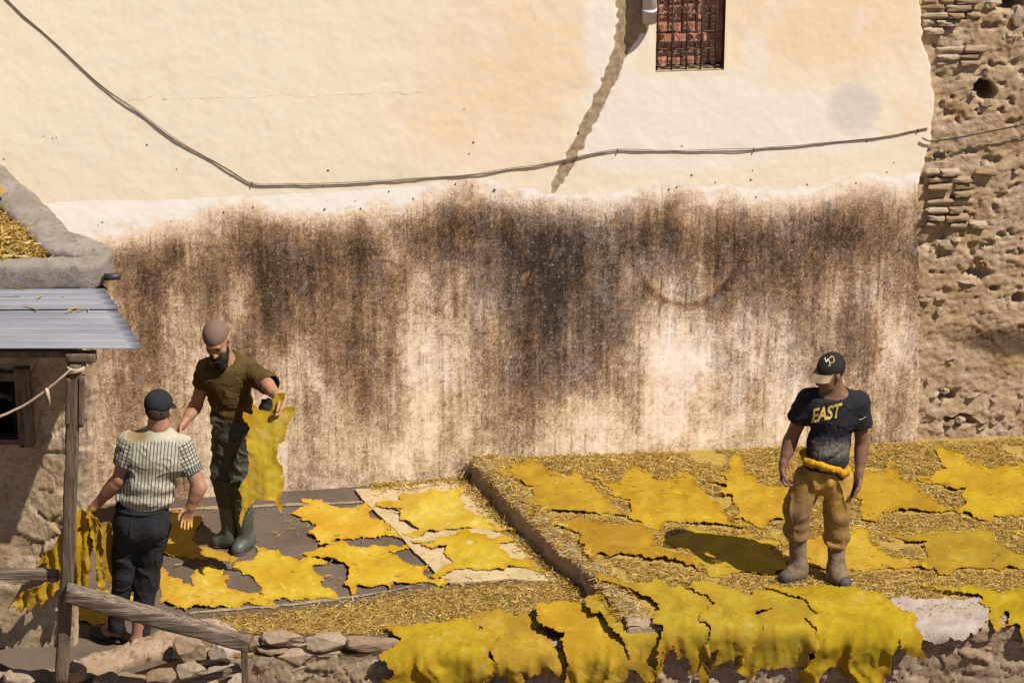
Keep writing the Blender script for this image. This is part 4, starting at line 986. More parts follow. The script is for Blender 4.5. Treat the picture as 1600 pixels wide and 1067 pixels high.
U_HIDES = [
 ('yellow hide at the top of the mud step by the stained wall', [(771,734),(797,735),(807,728),(822,725),(830,714),(837,720),(852,727),(857,742),(870,742),(892,747),(895,739),(912,740),(916,752),(927,755),(937,767),(950,776),(955,790),(975,800),(980,810),(955,805),(920,804),(885,800),(865,799),(840,806),(820,804),(830,790),(805,791),(827,782),(835,776),(830,767),(834,760),(815,756),(795,750),(777,741)], 29, .020),
 ('large deep-ochre hide in the back row, second from the step', [(927,746),(945,752),(970,755),(972,738),(980,732),(1002,735),(1025,747),(1055,750),(1077,747),(1090,752),(1085,762),(1105,782),(1127,795),(1143,813),(1160,821),(1175,828),(1150,826),(1117,821),(1085,819),(1041,817),(1027,830),(1010,826),(1005,817),(982,812),(987,800),(982,790),(985,782),(950,776),(957,769)], 31, .016),
 ('hide with an upright neck flap against the wall, left of the man in boots', [(1113,738),(1136,737),(1141,731),(1139,722),(1144,716),(1154,707),(1161,713),(1162,731),(1169,740),(1182,742),(1184,752),(1205,759),(1229,759),(1256,768),(1262,796),(1227,813),(1201,817),(1192,828),(1177,821),(1162,812),(1145,812),(1156,798),(1149,791),(1144,778),(1121,777),(1136,768),(1132,761),(1106,755),(1104,750),(1138,751)], 37, .022),
 ('ochre hide in the back row just right of the man in boots', [(1328,727),(1352,735),(1384,735),(1387,728),(1406,732),(1406,744),(1425,755),(1438,770),(1464,785),(1494,796),(1509,800),(1459,802),(1421,800),(1380,802),(1369,817),(1347,813),(1346,791),(1348,783),(1328,776),(1310,760)], 41, .016),
 ('large ochre hide under the rubble wall at the right edge, back row', [(1429,747),(1451,749),(1479,740),(1470,722),(1460,706),(1460,700),(1470,699),(1479,708),(1494,716),(1507,722),(1528,730),(1548,735),(1571,729),(1589,731),(1593,726),(1600,729),(1660,735),(1650,800),(1600,804),(1559,808),(1541,815),(1522,811),(1507,803),(1494,806),(1511,789),(1503,776),(1509,765),(1490,768),(1479,765),(1464,757),(1434,752)], 43, .021),
 ('orange hide nearest the mud step in the front row', [(857,819),(880,820),(902,815),(905,804),(925,810),(937,820),(970,825),(1005,822),(1012,832),(1025,837),(1020,850),(1052,867),(1085,880),(1105,895),(1075,887),(1037,876),(1010,879),(1002,870),(965,870),(937,867),(925,881),(912,875),(916,860),(905,855),(909,840),(905,834),(880,827)], 47, .024),
 ('hide that the standing man\'s shadow falls across', [(1024,843),(1036,839),(1074,826),(1085,825),(1123,834),(1149,834),(1171,832),(1188,841),(1199,839),(1227,849),(1201,858),(1225,873),(1231,880),(1227,897),(1199,899),(1171,895),(1132,899),(1126,905),(1106,901),(1104,890),(1085,875),(1082,862),(1059,860),(1052,852),(1033,847)], 53, .016),
 ('ochre hide behind the booted legs of the man in yellow trousers', [(1240,850),(1262,842),(1300,830),(1343,826),(1362,828),(1360,834),(1365,847),(1380,860),(1397,869),(1427,873),(1440,882),(1459,893),(1434,888),(1397,890),(1362,891),(1321,891),(1290,893),(1262,885),(1240,875)], 59, .014),
 ('large ochre hide in the front row at the right edge', [(1375,837),(1403,832),(1423,837),(1451,828),(1472,828),(1505,832),(1537,828),(1559,836),(1554,841),(1569,852),(1600,867),(1630,875),(1620,892),(1600,890),(1580,890),(1565,893),(1537,891),(1500,890),(1481,901),(1466,899),(1459,890),(1442,880),(1423,879),(1451,874),(1449,865),(1442,856),(1449,851),(1416,850),(1412,845)], 61, .019),
 ('small sliver of yellow hide poking in at the right edge', [(1578,830),(1590,829),(1600,832),(1640,833),(1660,842),(1650,850),(1620,848),(1600,840),(1588,836)], 67, .014),
]
for lab, poly, seed, lift in U_HIDES:
    o = flat_hide(lab, poly, ZT, seed, lift, .032, 'hide_up', group=GU)

def drape_hide(label, poly, zt, seed, lay, mat='hide_drape', group=GD, grow_k=1.05):
    poly = np.array(poly, float); cc = poly.mean(0); poly = cc + (poly - cc) * np.array([grow_k, 1.01])
    v, t, B = px_sheet(poly, 3.8, 2.8, seed, 2.6, 2.0)
    n = len(v); top = on_z(v[:, 0], v[:, 1], zt); fr = on_y(v[:, 0], v[:, 1], YE - .03)
    istop = top[:, 1] >= YE - .03
    p = np.where(istop[:, None], top, fr)
    p[:, 1] -= 0; drop = np.where(istop, 0, zt - p[:, 2]); inn = np.where(istop, p[:, 1] - YE, 0)
    near = np.exp(-((drop + inn) / .07) ** 2)
    x_ = p[:, 0].copy(); p = smooth_mesh(p, t, 6, np.clip(near * 1.3, 0, 1)); p[:, 0] = x_
    d = bdist(v, B); q = p.copy(); e = np.exp(-(d / .03) ** 2)
    fold = .45 - 1.5 * np.abs(fbm(np.stack([q[:, 0] * 7 + seed * 2.3 + 1.1 * fbm(q * 4, 2, seed), q[:, 2] * 1.5, q[:, 0] * 0 + seed], 1), 2, seed)) + .5 * fbm(np.stack([q[:, 0] * 12 + seed * 2.3 + .9 * fbm(q * 5, 2, seed), q[:, 2] * 1.6, q[:, 0] * 0 + seed], 1), 3, seed)
    grow = sstep(.0, .10, drop)
    out = lay + grow * .055 * np.maximum(fold, -.5) + .030 * grow - .10 * np.maximum(drop - .06, 0) + .005 * fbm(q * 12, 3, seed + 1) + .006 * np.exp(-(np.abs(fbm(q * np.array([8., 8, 3]) + seed, 3, seed + 6)) / .06) ** 2)
    n1 = fbm(q * 9 + seed, 3, seed + 3); out += .022 * e * np.maximum(0, n1) * (.4 + .6 * sstep(0, .1, drop))
    nrm = np.stack([0 * drop, -sstep(0, .06, drop) - .25 * near, 1 - sstep(.0, .05, drop) + .3 * near], 1); nrm /= np.linalg.norm(nrm, axis=1)[:, None]
    p = p + nrm * out[:, None]
    org = np.array([p[:, 0].mean(), YE, zt])
    o = thicken('hide', p - org, orient(p, t, np.array([0, -.8, .6])), .0022, M[mat], None, dict(edge=d)); o.location = org
    return tag(o, label, 'hide', group)
D_HIDES = [
 ('leftmost draped hide, olive where it hangs, beside bare wall stones', [(594,988),(616,984),(650,983),(670,980),(698,977),(708,971),(738,973),(742,980),(742,988),(760,988),(770,992),(778,1003),(770,1010),(768,1016),(760,1024),(782,1034),(776,1046),(768,1042),(766,1054),(756,1058),(730,1065),(702,1078),(650,1084),(626,1074),(598,1070),(602,1052),(622,1044),(610,1032),(598,1024),(620,1012),(630,1004),(618,994)], 0.0, 71, .030),
 ('orange-topped draped hide, second from the left', [(752,956),(774,954),(786,956),(794,963),(824,960),(830,970),(846,976),(834,988),(848,992),(860,1010),(880,1022),(890,1040),(884,1060),(868,1048),(856,1034),(854,1050),(826,1050),(810,1040),(818,1058),(812,1072),(790,1076),(794,1050),(780,1050),(776,1030),(766,1018),(778,1003),(770,990),(742,982),(740,972)], 0.0, 73, .014),
 ('broad dark olive hide hanging below the end of the mud step', [(840,962),(860,958),(890,952),(920,956),(944,948),(958,944),(962,958),(966,968),(984,970),(1004,978),(1010,988),(1006,996),(986,1005),(996,1020),(1016,1036),(1018,1050),(1006,1056),(992,1042),(978,1036),(978,1050),(968,1060),(950,1066),(928,1056),(910,1072),(890,1076),(880,1060),(888,1046),(876,1012),(886,1002),(854,992),(844,984),(846,974)], .02, 79, .062),
 ('pale yellow hide partly covered between two draped hides', [(918,940),(934,928),(952,920),(980,920),(996,928),(1020,944),(1034,956),(1030,968),(1030,980),(1040,986),(1036,1010),(1028,1018),(1034,1030),(1024,1050),(1020,1070),(1012,1072),(1004,1050),(984,1020),(960,990),(945,965),(920,952)], ZT - .05, 83, .020),
 ('bright yellow draped hide with a long forked lower edge', [(932,903),(952,910),(984,918),(1008,918),(1024,912),(1040,920),(1074,926),(1096,938),(1108,954),(1100,968),(1114,984),(1100,1022),(1096,1030),(1106,1042),(1106,1070),(1094,1064),(1086,1048),(1074,1050),(1074,1020),(1056,1024),(1052,1002),(1044,1014),(1038,1026),(1026,1034),(1024,1016),(1036,984),(1020,982),(1020,968),(1032,958),(1020,944),(1000,936),(984,924),(952,916)], ZT, 89, .034),
 ('ochre draped hide with a rounded belly, fifth group from the step', [(1074,928),(1112,919),(1134,926),(1158,936),(1186,946),(1198,955),(1208,957),(1198,961),(1178,964),(1190,976),(1188,990),(1172,1004),(1170,1020),(1156,1014),(1146,1022),(1146,1038),(1136,1026),(1122,1040),(1112,1050),(1120,1018),(1124,1006),(1100,1024),(1112,988),(1094,976),(1098,964),(1120,952),(1096,938)], ZT, 97, .046),
 ('draped hide directly below the standing man\'s right boot', [(1160,936),(1180,927),(1200,924),(1220,932),(1240,938),(1256,941),(1268,956),(1278,957),(1260,970),(1268,982),(1278,986),(1276,1002),(1256,1030),(1232,1042),(1208,1042),(1192,1042),(1176,1060),(1164,1054),(1148,1042),(1156,1022),(1172,1008),(1190,990),(1191,976),(1179,964),(1200,960),(1192,952),(1176,942)], ZT, 101, .022),
 ('widest draped hide, ending at the bare whitish stone', [(1200,926),(1240,926),(1280,925),(1320,924),(1336,925),(1360,930),(1376,936),(1386,944),(1390,949),(1403,957),(1419,964),(1423,981),(1435,995),(1437,1020),(1421,1015),(1401,995),(1392,1010),(1387,1032),(1386,1050),(1372,1070),(1340,1072),(1336,1058),(1316,1050),(1314,1038),(1292,1038),(1280,1060),(1270,1070),(1252,1066),(1250,1050),(1276,1002),(1278,988),(1268,980),(1260,970),(1280,966),(1270,958),(1256,942),(1230,935)], ZT, 103, .036),
 ('draped hide hanging at the right edge past the whitish stone', [(1440,919),(1475,924),(1499,925),(1527,924),(1548,930),(1583,929),(1598,925),(1650,930),(1650,990),(1610,1000),(1596,1006),(1592,984),(1586,980),(1570,984),(1570,960),(1565,984),(1556,990),(1546,976),(1546,963),(1538,951),(1529,948),(1536,939),(1529,934),(1499,930),(1473,930),(1457,922)], ZT, 107, .030),
]
for a in D_HIDES: drape_hide(*a)
lp = drape_hide('limed lip', [(1370,940),(1420,938),(1470,940),(1530,938),(1545,950),(1548,968),(1536,985),(1500,998),(1470,1002),(1440,997),(1418,985),(1400,965),(1380,952)], ZT, 109, .022, 'lime', None, 1.0); lp.name = 'lime_patch'; lp.parent = FRONT
for k in ('label', 'category'): del lp[k]

def hang_hide(label, poly, y, seed, ripple=.03, lean=0.0, mat='hide', group=None, freq=12, dx=4.0, dy=4.0, amp=1.5):
    v, t, B = px_sheet(poly, dx, dy, seed, amp)
    p = on_y(v[:, 0], v[:, 1], y); d = bdist(v, B); zt = p[:, 2].max()
    for _ in range(6): p = on_y(v[:, 0], v[:, 1], y - lean * (zt - p[:, 2]))
    h = zt - p[:, 2]; q = p.copy()
    f = fbm(np.stack([q[:, 0] * freq + seed, q[:, 2] * 2, q[:, 0] * 0], 1), 3, seed)
    e = np.exp(-(d / .02) ** 2)
    p[:, 1] += ripple * f + .006 * fbm(q * 25, 3, seed) - .025 * e * np.maximum(0, fbm(q * 12, 3, seed + 2))
    org = np.array([p[:, 0].mean(), y, zt])
    o = thicken('hide', p - org, orient(p, t, np.array([0, -1., .2])), .0035, M[mat], None, dict(edge=d)); o.location = org
    return tag(o, label, 'hide', group)
BY = -2.17
GB = 'hides bundled in the striped-shirt man\'s left hand'
for lab, poly, dy, s in [
 ('front brown-shaded hide of the bundle held beside the timber post', [(108,808),(124,800),(140,802),(150,815),(149,850),(143,888),(137,919),(122,926),(110,916),(104,870)], -.10, 111),
 ('narrow folded hide in the middle of the hanging bundle', [(136,804),(150,810),(158,828),(158,868),(165,900),(160,924),(150,905),(147,860),(142,830)], -.14, 113),
 ('yellow-edged hide of the bundle nearest the striped-shirt man\'s leg', [(148,812),(160,816),(174,817),(176,850),(178,890),(181,914),(170,926),(161,900),(158,850)], -.03, 117),
 ('ragged hide of the bundle showing left of the timber post', [(122,806),(106,820),(95,832),(84,850),(66,868),(58,884),(74,880),(72,896),(92,890),(100,905),(116,900),(122,860)], -.07, 119),
 ('lowest shaded hide of the bundle hanging below the level board', [(112,880),(96,905),(70,912),(46,918),(26,936),(10,948),(30,946),(20,962),(44,944),(40,962),(66,934),(60,952),(88,922),(112,916)], -.09, 121)]:
    hang_hide(lab, poly, BY + dy * .8, s, .085 if s < 118 else .04, 0, 'hide_up', GB, 26, 2.6, 3.2)  # darker ochre hide colour puts part of the bundle's shade into the material
# small hide lying on the shed roof curb
o = flat_hide('corner of a yellow hide lying on the shed roof', [(-60,286),(-20,290),(0,291),(11,305),(0,311),(-20,318),(-60,322)], ZC + .03, 127, .02, .02, 'hide')
# ------------------------------------------------------------------ people: bodies grown from blended volumes
def nz(a): a = np.asarray(a, float); return a / (np.linalg.norm(a) + 1e-12)
class Vol:
    def __init__(self, lo, hi, h):
        self.h = h; self.lo = np.asarray(lo, float); self.n = np.ceil((np.asarray(hi) - self.lo) / h).astype(int) + 1
        self.F = np.full(self.n, .25, np.float32)
    def sub(self, lo, hi):
        a = np.clip(np.floor((lo - self.lo) / self.h).astype(int), 0, self.n - 1); b = np.clip(np.ceil((hi - self.lo) / self.h).astype(int) + 1, 1, self.n)
        if np.any(b <= a): return None, None
        ax = [self.lo[i] + self.h * np.arange(a[i], b[i]) for i in range(3)]
        X, Y, Z = np.meshgrid(*ax, indexing='ij'); return tuple(slice(a[i], b[i]) for i in range(3)), np.stack([X, Y, Z], -1)
    def comb(self, sl, d, k, op):
        F = self.F[sl]; d = d.astype(np.float32)
        if op == 'add':
            hh = np.maximum(k - np.abs(F - d), 0) / max(k, 1e-6); self.F[sl] = np.minimum(F, d) - hh * hh * k / 4
        else:
            d = -d; hh = np.maximum(k - np.abs(F - d), 0) / max(k, 1e-6); self.F[sl] = np.maximum(F, d) + hh * hh * k / 4
    def cap(self, a, b, r1, r2=None, k=.02, flat=None, op='add'):
        a, b = np.asarray(a, float), np.asarray(b, float); r2 = r1 if r2 is None else r2; m = max(r1, r2) + k + 3 * self.h
        sl, P = self.sub(np.minimum(a, b) - m, np.maximum(a, b) + m)
        if sl is None: return
        ab = b - a; L = ab @ ab + 1e-12; t = np.clip(((P - a) @ ab) / L, 0, 1); q = P - a - t[..., None] * ab
        if flat is not None:
            ax = nz(flat[0]); c = q @ ax; q = q + ax * (c * (flat[1] - 1))[..., None]
        self.comb(sl, np.linalg.norm(q, axis=-1) - (r1 + (r2 - r1) * t), k, op)
    def chain(self, pts, rs, k=.02, flat=None, op='add'):
        for i in range(len(pts) - 1): self.cap(pts[i], pts[i + 1], rs[i], rs[i + 1], k, flat, op)
    def ell(self, c, r, A=None, k=.02, op='add'):
        c = np.asarray(c, float); r = np.asarray(r, float); m = r.max() + k + 3 * self.h
        sl, P = self.sub(c - m, c + m)
        if sl is None: return
        q = P - c
        if A is not None: q = q @ np.asarray(A).T
        k0 = np.linalg.norm(q / r, axis=-1); k1 = np.linalg.norm(q / (r * r), axis=-1) + 1e-9
        self.comb(sl, k0 * (k0 - 1) / k1, k, op)
    def cut(self, p, n, k=.006, lo=None, hi=None):           # remove the side the normal points to
        n = nz(n); sl, P = self.sub(self.lo if lo is None else np.asarray(lo), self.lo + self.h * self.n if hi is None else np.asarray(hi))
        if sl is None: return
        self.comb(sl, -((P - np.asarray(p)) @ n), k, 'sub')
    def merge(self, o, k):
        self.comb((slice(None),) * 3, o.F, k, 'add')
    def sleeve(self, a, e, end, r1, r2, inner, k=.03):
        o = Vol.__new__(Vol); o.h, o.lo, o.n = self.h, self.lo, self.n; o.F = np.full(self.n, .25, np.float32)
        d = nz(np.asarray(e) - np.asarray(a)); o.cap(a, np.asarray(end) + d * .05, r1, r2, .01); o.cut(end, d, .004); o.cap(np.asarray(end) - d * .05, np.asarray(end) + d * .15, inner, inner, .002, op='sub'); self.merge(o, k)
    def nets(self):
        F = self.F.copy()
        for ax in range(3):
            s = [slice(None)] * 3; s[ax] = 0; F[tuple(s)] = .2; s[ax] = -1; F[tuple(s)] = .2
        neg = (F < 0).astype(np.uint8); n = np.array(F.shape) - 1
        cs = [(i, j, k) for i in (0, 1) for j in (0, 1) for k in (0, 1)]
        cnt = np.zeros(n, np.uint8)
        for i, j, k in cs: cnt += neg[i:i + n[0], j:j + n[1], k:k + n[2]]
        act = np.argwhere((cnt > 0) & (cnt < 8))
        idx = np.full(n, -1, np.int64); idx[tuple(act.T)] = np.arange(len(act))
        val = {c: F[act[:, 0] + c[0], act[:, 1] + c[1], act[:, 2] + c[2]] for c in cs}
        acc = np.zeros((len(act), 3)); w = np.zeros(len(act))
        for c in cs:
            for ax in range(3):
                if c[ax] == 0:
                    d = list(c); d[ax] = 1; d = tuple(d); a, b = val[c], val[d]; m = (a < 0) != (b < 0)
                    t = np.where(m, a / np.where(m, a - b, 1), 0); p = np.tile(np.array(c, float), (len(act), 1)); p[:, ax] = t
                    acc += p * m[:, None]; w += m
        V = self.lo + self.h * (act + acc / w[:, None]); Q = []
        for ax in range(3):
            s0 = [slice(1, -1)] * 3; s1 = list(s0); s0[ax] = slice(0, -1); s1[ax] = slice(1, None)
            a, b = F[tuple(s0)] < 0, F[tuple(s1)] < 0; e = np.argwhere(a != b); off = np.array([1, 1, 1]); off[ax] = 0; e = e + off
            sg = F[tuple(e.T)] < 0; u, v = [(1, 2), (2, 0), (0, 1)][ax]; du = np.zeros(3, int); dv = du.copy(); du[u] = 1; dv[v] = 1
            g = lambda q: idx[tuple(q.T)]
            f = np.stack([g(e - du - dv), g(e - dv), g(e), g(e - du)], 1); f = np.where(sg[:, None], f, f[:, ::-1]); Q.append(f)
        Q = np.concatenate(Q); return V, Q[(Q >= 0).all(1)]
def vnorm(V, Q):
    f = np.cross(V[Q[:, 2]] - V[Q[:, 0]], V[Q[:, 3]] - V[Q[:, 1]]); n = np.zeros_like(V)
    for k in range(4): np.add.at(n, Q[:, k], f)
    return n / (np.linalg.norm(n, axis=1)[:, None] + 1e-9)
def relax(V, Q, it=2):
    e = np.concatenate([Q[:, [0, 1]], Q[:, [1, 2]], Q[:, [2, 3]], Q[:, [3, 0]]]); e = np.concatenate([e, e[:, ::-1]]); deg = np.maximum(np.bincount(e[:, 0], minlength=len(V)), 1)[:, None]
    for _ in range(it):
        a = np.zeros_like(V); np.add.at(a, e[:, 0], V[e[:, 1]]); V = V + .5 * (a / deg - V)
    return V
def vol_obj(name, vol, mat, root, rel=2, disp=None, attrs=None):
    V, Q = vol.nets(); V = relax(V, Q, rel)
    if disp is not None: V = V + vnorm(V, Q) * disp(V)[:, None]
    at = {k: f(V) for k, f in (attrs or {}).items()}
    o = mk(name, V - np.array(root.location), [Q], mat, root, True, at); o['_n'] = 0; del o['_n']
    return o, V, Q

# materials
def mat_skin(name, a, b):
    g = G(name, .55, .35); n1 = g.noise(25, 5, .6); n2 = g.noise(180, 3, .6); col = g.mix(g.rng(n1, .35, .7), a, b); col = g.mix(g.rng(n2, .55, .75, 0, .3), col, tuple(x * .6 for x in b))
    dye = g.mth('MULTIPLY', g.attr('dye'), g.rng(n1, .25, .6, .5, 1.0)); col = g.mix(dye, col, (.42, .23, .012)); g.col(col); g.bump(n2, .15, .002)
    g.b.inputs['Subsurface Weight'].default_value = .06; g.b.inputs['Subsurface Radius'].default_value = (.01, .004, .002)
    return g.done()
def mat_cloth(name, a, dirt=None, dirt_col=None, rough=.92, weave=500, sheen=0., spec=.15, var=.18):
    g = G(name, rough, spec); n1 = g.noise(9, 5, .62); n2 = g.noise(60, 5, .7); w = g.noise(weave, 2, .5)
    col = g.mix(g.rng(n1, .35, .65), tuple(x * (1 - var) for x in a), tuple(min(1, x * (1 + var)) for x in a))
    if dirt: col = g.mix(g.rng(g.mth('ADD', g.attr(dirt), g.mth('MULTIPLY', g.mth('SUBTRACT', n2, .5), .9)), .3, .85, 0, .85), col, dirt_col)
    g.col(col); g.bump(g.mth('ADD', n2, g.mth('MULTIPLY', w, .5)), .35, .004); return g.done()
def mat_striped():
    g = G('striped_knit', .95, .1); su = g.attr('su'); sv = g.attr('sv'); sl = g.attr('sleeve'); yo = g.attr('yoke'); cu = g.attr('cuff'); stn = g.attr('dirt')
    n1 = g.noise(30, 5, .6); n2 = g.noise(260, 3, .6)
    base = g.mix(g.rng(n1, .3, .7), (.31, .29, .22), (.39, .37, .29)); dark = (.045, .045, .05)
    wob = g.mth('ADD', su, g.mth('MULTIPLY', g.mth('SUBTRACT', g.noise(7, 2, .5), .5), .006))
    fr = lambda x, p: g.mth('ABSOLUTE', g.mth('SUBTRACT', g.mth('FRACT', g.mth('DIVIDE', x, p)), .5))
    line = g.rng(fr(wob, .0212), .10, .17, 1, 0); yk = g.mth('SUBTRACT', 1., yo)
    col = g.mix(g.mth('MULTIPLY', g.mth('MULTIPLY', line, yk), .92), base, dark)
    pl = g.mth('MAXIMUM', g.rng(fr(su, .024), .10, .17, 1, 0), g.mth('MULTIPLY', g.rng(fr(sv, .024), .10, .17, 1, 0), .9)); colS = g.mix(pl, base, dark)
    col = g.mix(sl, col, colS)
    cuf = g.mix(g.rng(fr(su, .02), .36, .44), (.065, .068, .065), (.36, .36, .31)); col = g.mix(cu, col, cuf)
    col = g.mix(g.rng(g.mth('ADD', stn, g.mth('MULTIPLY', g.mth('SUBTRACT', n1, .5), .4)), .2, .8, 0, .85), col, (.17, .11, .035))
    g.col(col); g.bump(g.mth('ADD', n1, n2), .3, .004); return g.done()
def mat_knit(name, a):
    g = G(name, .95, .1); u = g.attr('su'); f = g.mth('ABSOLUTE', g.mth('SUBTRACT', g.mth('FRACT', g.mth('MULTIPLY', u, 46.)), .5)); n = g.noise(120, 3, .6)
    g.col(g.mix(g.rng(f, .1, .4), tuple(x * .8 for x in a), tuple(x * 1.06 for x in a))); g.bump(g.mth('ADD', f, g.mth('MULTIPLY', n, .6)), .3, .004); return g.done()
P_ = dict(
    skin_m=mat_skin('tanned_skin', (.27, .14, .083), (.33, .18, .108)), skin_r=mat_skin('dark_tanned_skin', (.14, .07, .042), (.185, .095, .058)), skin_l=mat_skin('reddened_skin', (.28, .135, .085), (.34, .175, .112)),
    hair=mat_plain('dark_hair', (.012, .010, .010), .8, .3, .4, 160, bump=.8), brown_hair=mat_plain('brown_hair', (.055, .035, .022), .85, .2, .4, 160, bump=.8), eye=mat_plain('eye', (.03, .018, .012), .3, .5, .2, 50, bump=0), lip=mat_plain('lip', (.24, .10, .075), .6, .3, .15, 80),
    olive=mat_cloth('olive_jersey', (.066, .043, .014)), wader=mat_cloth('rubber_wader', (.036, .036, .026), rough=.6, spec=.35, weave=90), boot_g=mat_plain('grey_green_rubber', (.060, .066, .058), .5, .4, .25, 14, bump=.06),
    cap_k=mat_knit('mauve_knit', (.155, .105, .082)), stripe=mat_striped(), jean=mat_cloth('charcoal_denim', (.019, .019, .020), 'dirt', (.06, .056, .052)), cap_d=mat_cloth('black_cap_cloth', (.019, .020, .024)),
    tee=mat_cloth('navy_black_jersey', (.017, .017, .021), 'dirt', (.17, .155, .12)), khaki=mat_cloth('dyed_khaki', (.31, .18, .040), 'dirt', (.15, .095, .05), var=.25), band=mat_cloth('yellow_band', (.40, .21, .010)),
    boot_r=mat_plain('dusty_rubber', (.155, .110, .072), .85, .2, .3, 18, bump=.2), boot_d=mat_plain('worn_toe_rubber', (.05, .045, .042), .7, .3, .3, 30), cap_r=mat_cloth('worn_black_cap', (.020, .018, .018), 'dirt', (.10, .085, .06)), brim=mat_cloth('dusty_brim', (.21, .155, .09), var=.3),
    print=mat_cloth('print_ink', (.50, .36, .09), var=.35), printw=mat_cloth('print_white', (.55, .50, .40)), sandal=mat_plain('leather_slipper', (.045, .032, .025), .7, .3, .3, 30), sole=mat_plain('slipper_sole', (.12, .10, .085), .8, .2, .3, 30))

def head_frame(c, fwd, up):
    f = nz(fwd); r = nz(np.cross(f, up)); u = np.cross(r, f); return np.asarray(c, float), np.stack([r, f, u])      # rows: right, forward, up
class Head:
    def __init__(s, c, fwd, up, k=1.0): s.c, s.A = head_frame(c, fwd, up); s.k = k
    def w(s, p): return s.c + s.k * (np.asarray(p, float) @ s.A)
    def loc(s, P): return ((P - s.c) @ s.A.T) / s.k
    def carve(s, V, neck):
        k = s.k; w = s.w; A = s.A
        V.ell(w((0, -.015, .035)), np.array([.075, .096, .088]) * k, A, .02)
        V.ell(w((0, .030, -.020)), np.array([.064, .064, .085]) * k, A, .03)
        V.ell(w((0, .045, -.076)), np.array([.048, .046, .038]) * k, A, .03)
        V.ell(w((0, .076, -.094)), np.array([.022, .020, .020]) * k, A, .02)
        V.cap(w((-.034, .082, .026)), w((.034, .082, .026)), .012 * k, k=.015)
        for x in (-1, 1):
            V.ell(w((x * .042, .064, -.026)), np.array([.022, .022, .022]) * k, A, .02)
            V.ell(w((x * .031, .100, .006)), np.array([.017, .014, .010]) * k, A, .010, 'sub')
            V.ell(w((x * .079, -.006, -.004)), np.array([.010, .020, .032]) * k, A, .006)
            V.ell(w((x * .011, .101, -.036)), np.array([.010, .010, .008]) * k, A, .006)
        V.cap(w((0, .090, .010)), w((0, .116, -.032)), .008 * k, .012 * k, .010)
        V.cap(w((-.019, .090, -.060)), w((.019, .090, -.060)), .007 * k, k=.006); V.cap(w((-.015, .088, -.071)), w((.015, .088, -.071)), .008 * k, k=.006)
        V.cap(w((0, -.025, -.05)), neck, .054 * k, .060 * k, .03)
    def eyes(s, root):
        o_ = np.array(root.location)
        for x in (-1, 1):
            v, q, t = tube(smooth_path([s.w((x * .016, .096, .023)), s.w((x * .032, .0965, .029)), s.w((x * .050, .084, .022))], 4) - o_, .0042, 6); mk('eyebrow', v, [q, t], P_['hair'], root)
            V = Vol(s.w((x * .031, .083, .005)) - .025, s.w((x * .031, .083, .005)) + .025, .003); V.ell(s.w((x * .031, .083, .005)), (.013, .010, .008), s.A, .001); vol_obj('eye', V, P_['eye'], root, 1)
        v, q, t = tube(smooth_path([s.w((-.020, .0935, -.064)), s.w((0, .0985, -.0655)), s.w((.020, .0935, -.064))], 4) - o_, [.003] + [.0058] * 7 + [.003], 7); mk('lips', v, [q, t], P_['lip'], root)
def hand(V, wrist, d, nrm, side, curl=.5, k=1.0, spread=.1, curls=None, thumb=.6):
    """palm + four fingers + thumb; d towards the fingers, nrm out of the palm, side towards the thumb"""
    d = nz(d); nrm = nz(np.asarray(nrm) - d * (np.asarray(nrm) @ d)); side = nz(np.cross(d, nrm)) if side is None else nz(np.asarray(side) - d * (np.asarray(side) @ d) - nrm * (np.asarray(side) @ nrm)); w = np.asarray(wrist, float)
    V.cap(w - d * .02, w + d * .02 * k, .026 * k, .028 * k, .015, (nrm, 1.3))
    for o in (-.022, 0, .022): V.cap(w + d * .02 * k + side * o * .8 * k, w + d * .080 * k + side * o * k, .017 * k, .0155 * k, .018, (nrm, 1.25))
    for i, (o, L) in enumerate(((.029, .93), (.0098, 1.0), (-.0098, .95), (-.028, .76))):
        c = (curls[i] if curls else curl); p = w + d * .080 * k + side * o * k; a = spread * (o / .03); dd = nz(d + side * a); r = .0092 * k
        ang = 0
        for seg, (ln, bend) in enumerate(((.043, c * .9), (.028, c * 1.2), (.022, c * .8))):
            ang += bend; e = p + (dd * math.cos(ang) + nrm * math.sin(ang)) * ln * L * k; V.cap(p, e, r, r * .92, .004); p = e; r *= .92
    p = w + d * .022 * k + side * .026 * k; dd = nz(d * .65 + side * .75 + nrm * .35)
    for ln, r, t in ((.038, .0125, 0.), (.032, .0105, thumb), (.025, .0095, thumb)):
        dd = nz(dd + t * (d * .5 + nrm * .45 - side * .5)); e = p + dd * ln * k; V.cap(p, e, r * k, r * .95 * k, .008); p = e
def folds(seed, amp, sc=(10, 10, 22), extra=None, cross=.45):
    def f(V):
        n = fbm(V * np.array(sc) * .8 + seed, 3, seed); rg = 1 - np.abs(fbm(V * np.array(sc) * .8 + seed * 2 + .5 * n[:, None], 2, seed + 3)) * 5; rg2 = 1 - np.abs(fbm(V[:, [2, 0, 1]] * np.array(sc) * 1.3 + seed * 5, 2, seed + 8)) * 6
        d = amp * (.55 * n + .75 * np.maximum(rg, 0) ** 2 + cross * np.maximum(rg2, 0) ** 2 - .25)
        return d + (extra(V) if extra else 0)
    return f
def J(u, v, y): return on_y([u], [v], y)[0]
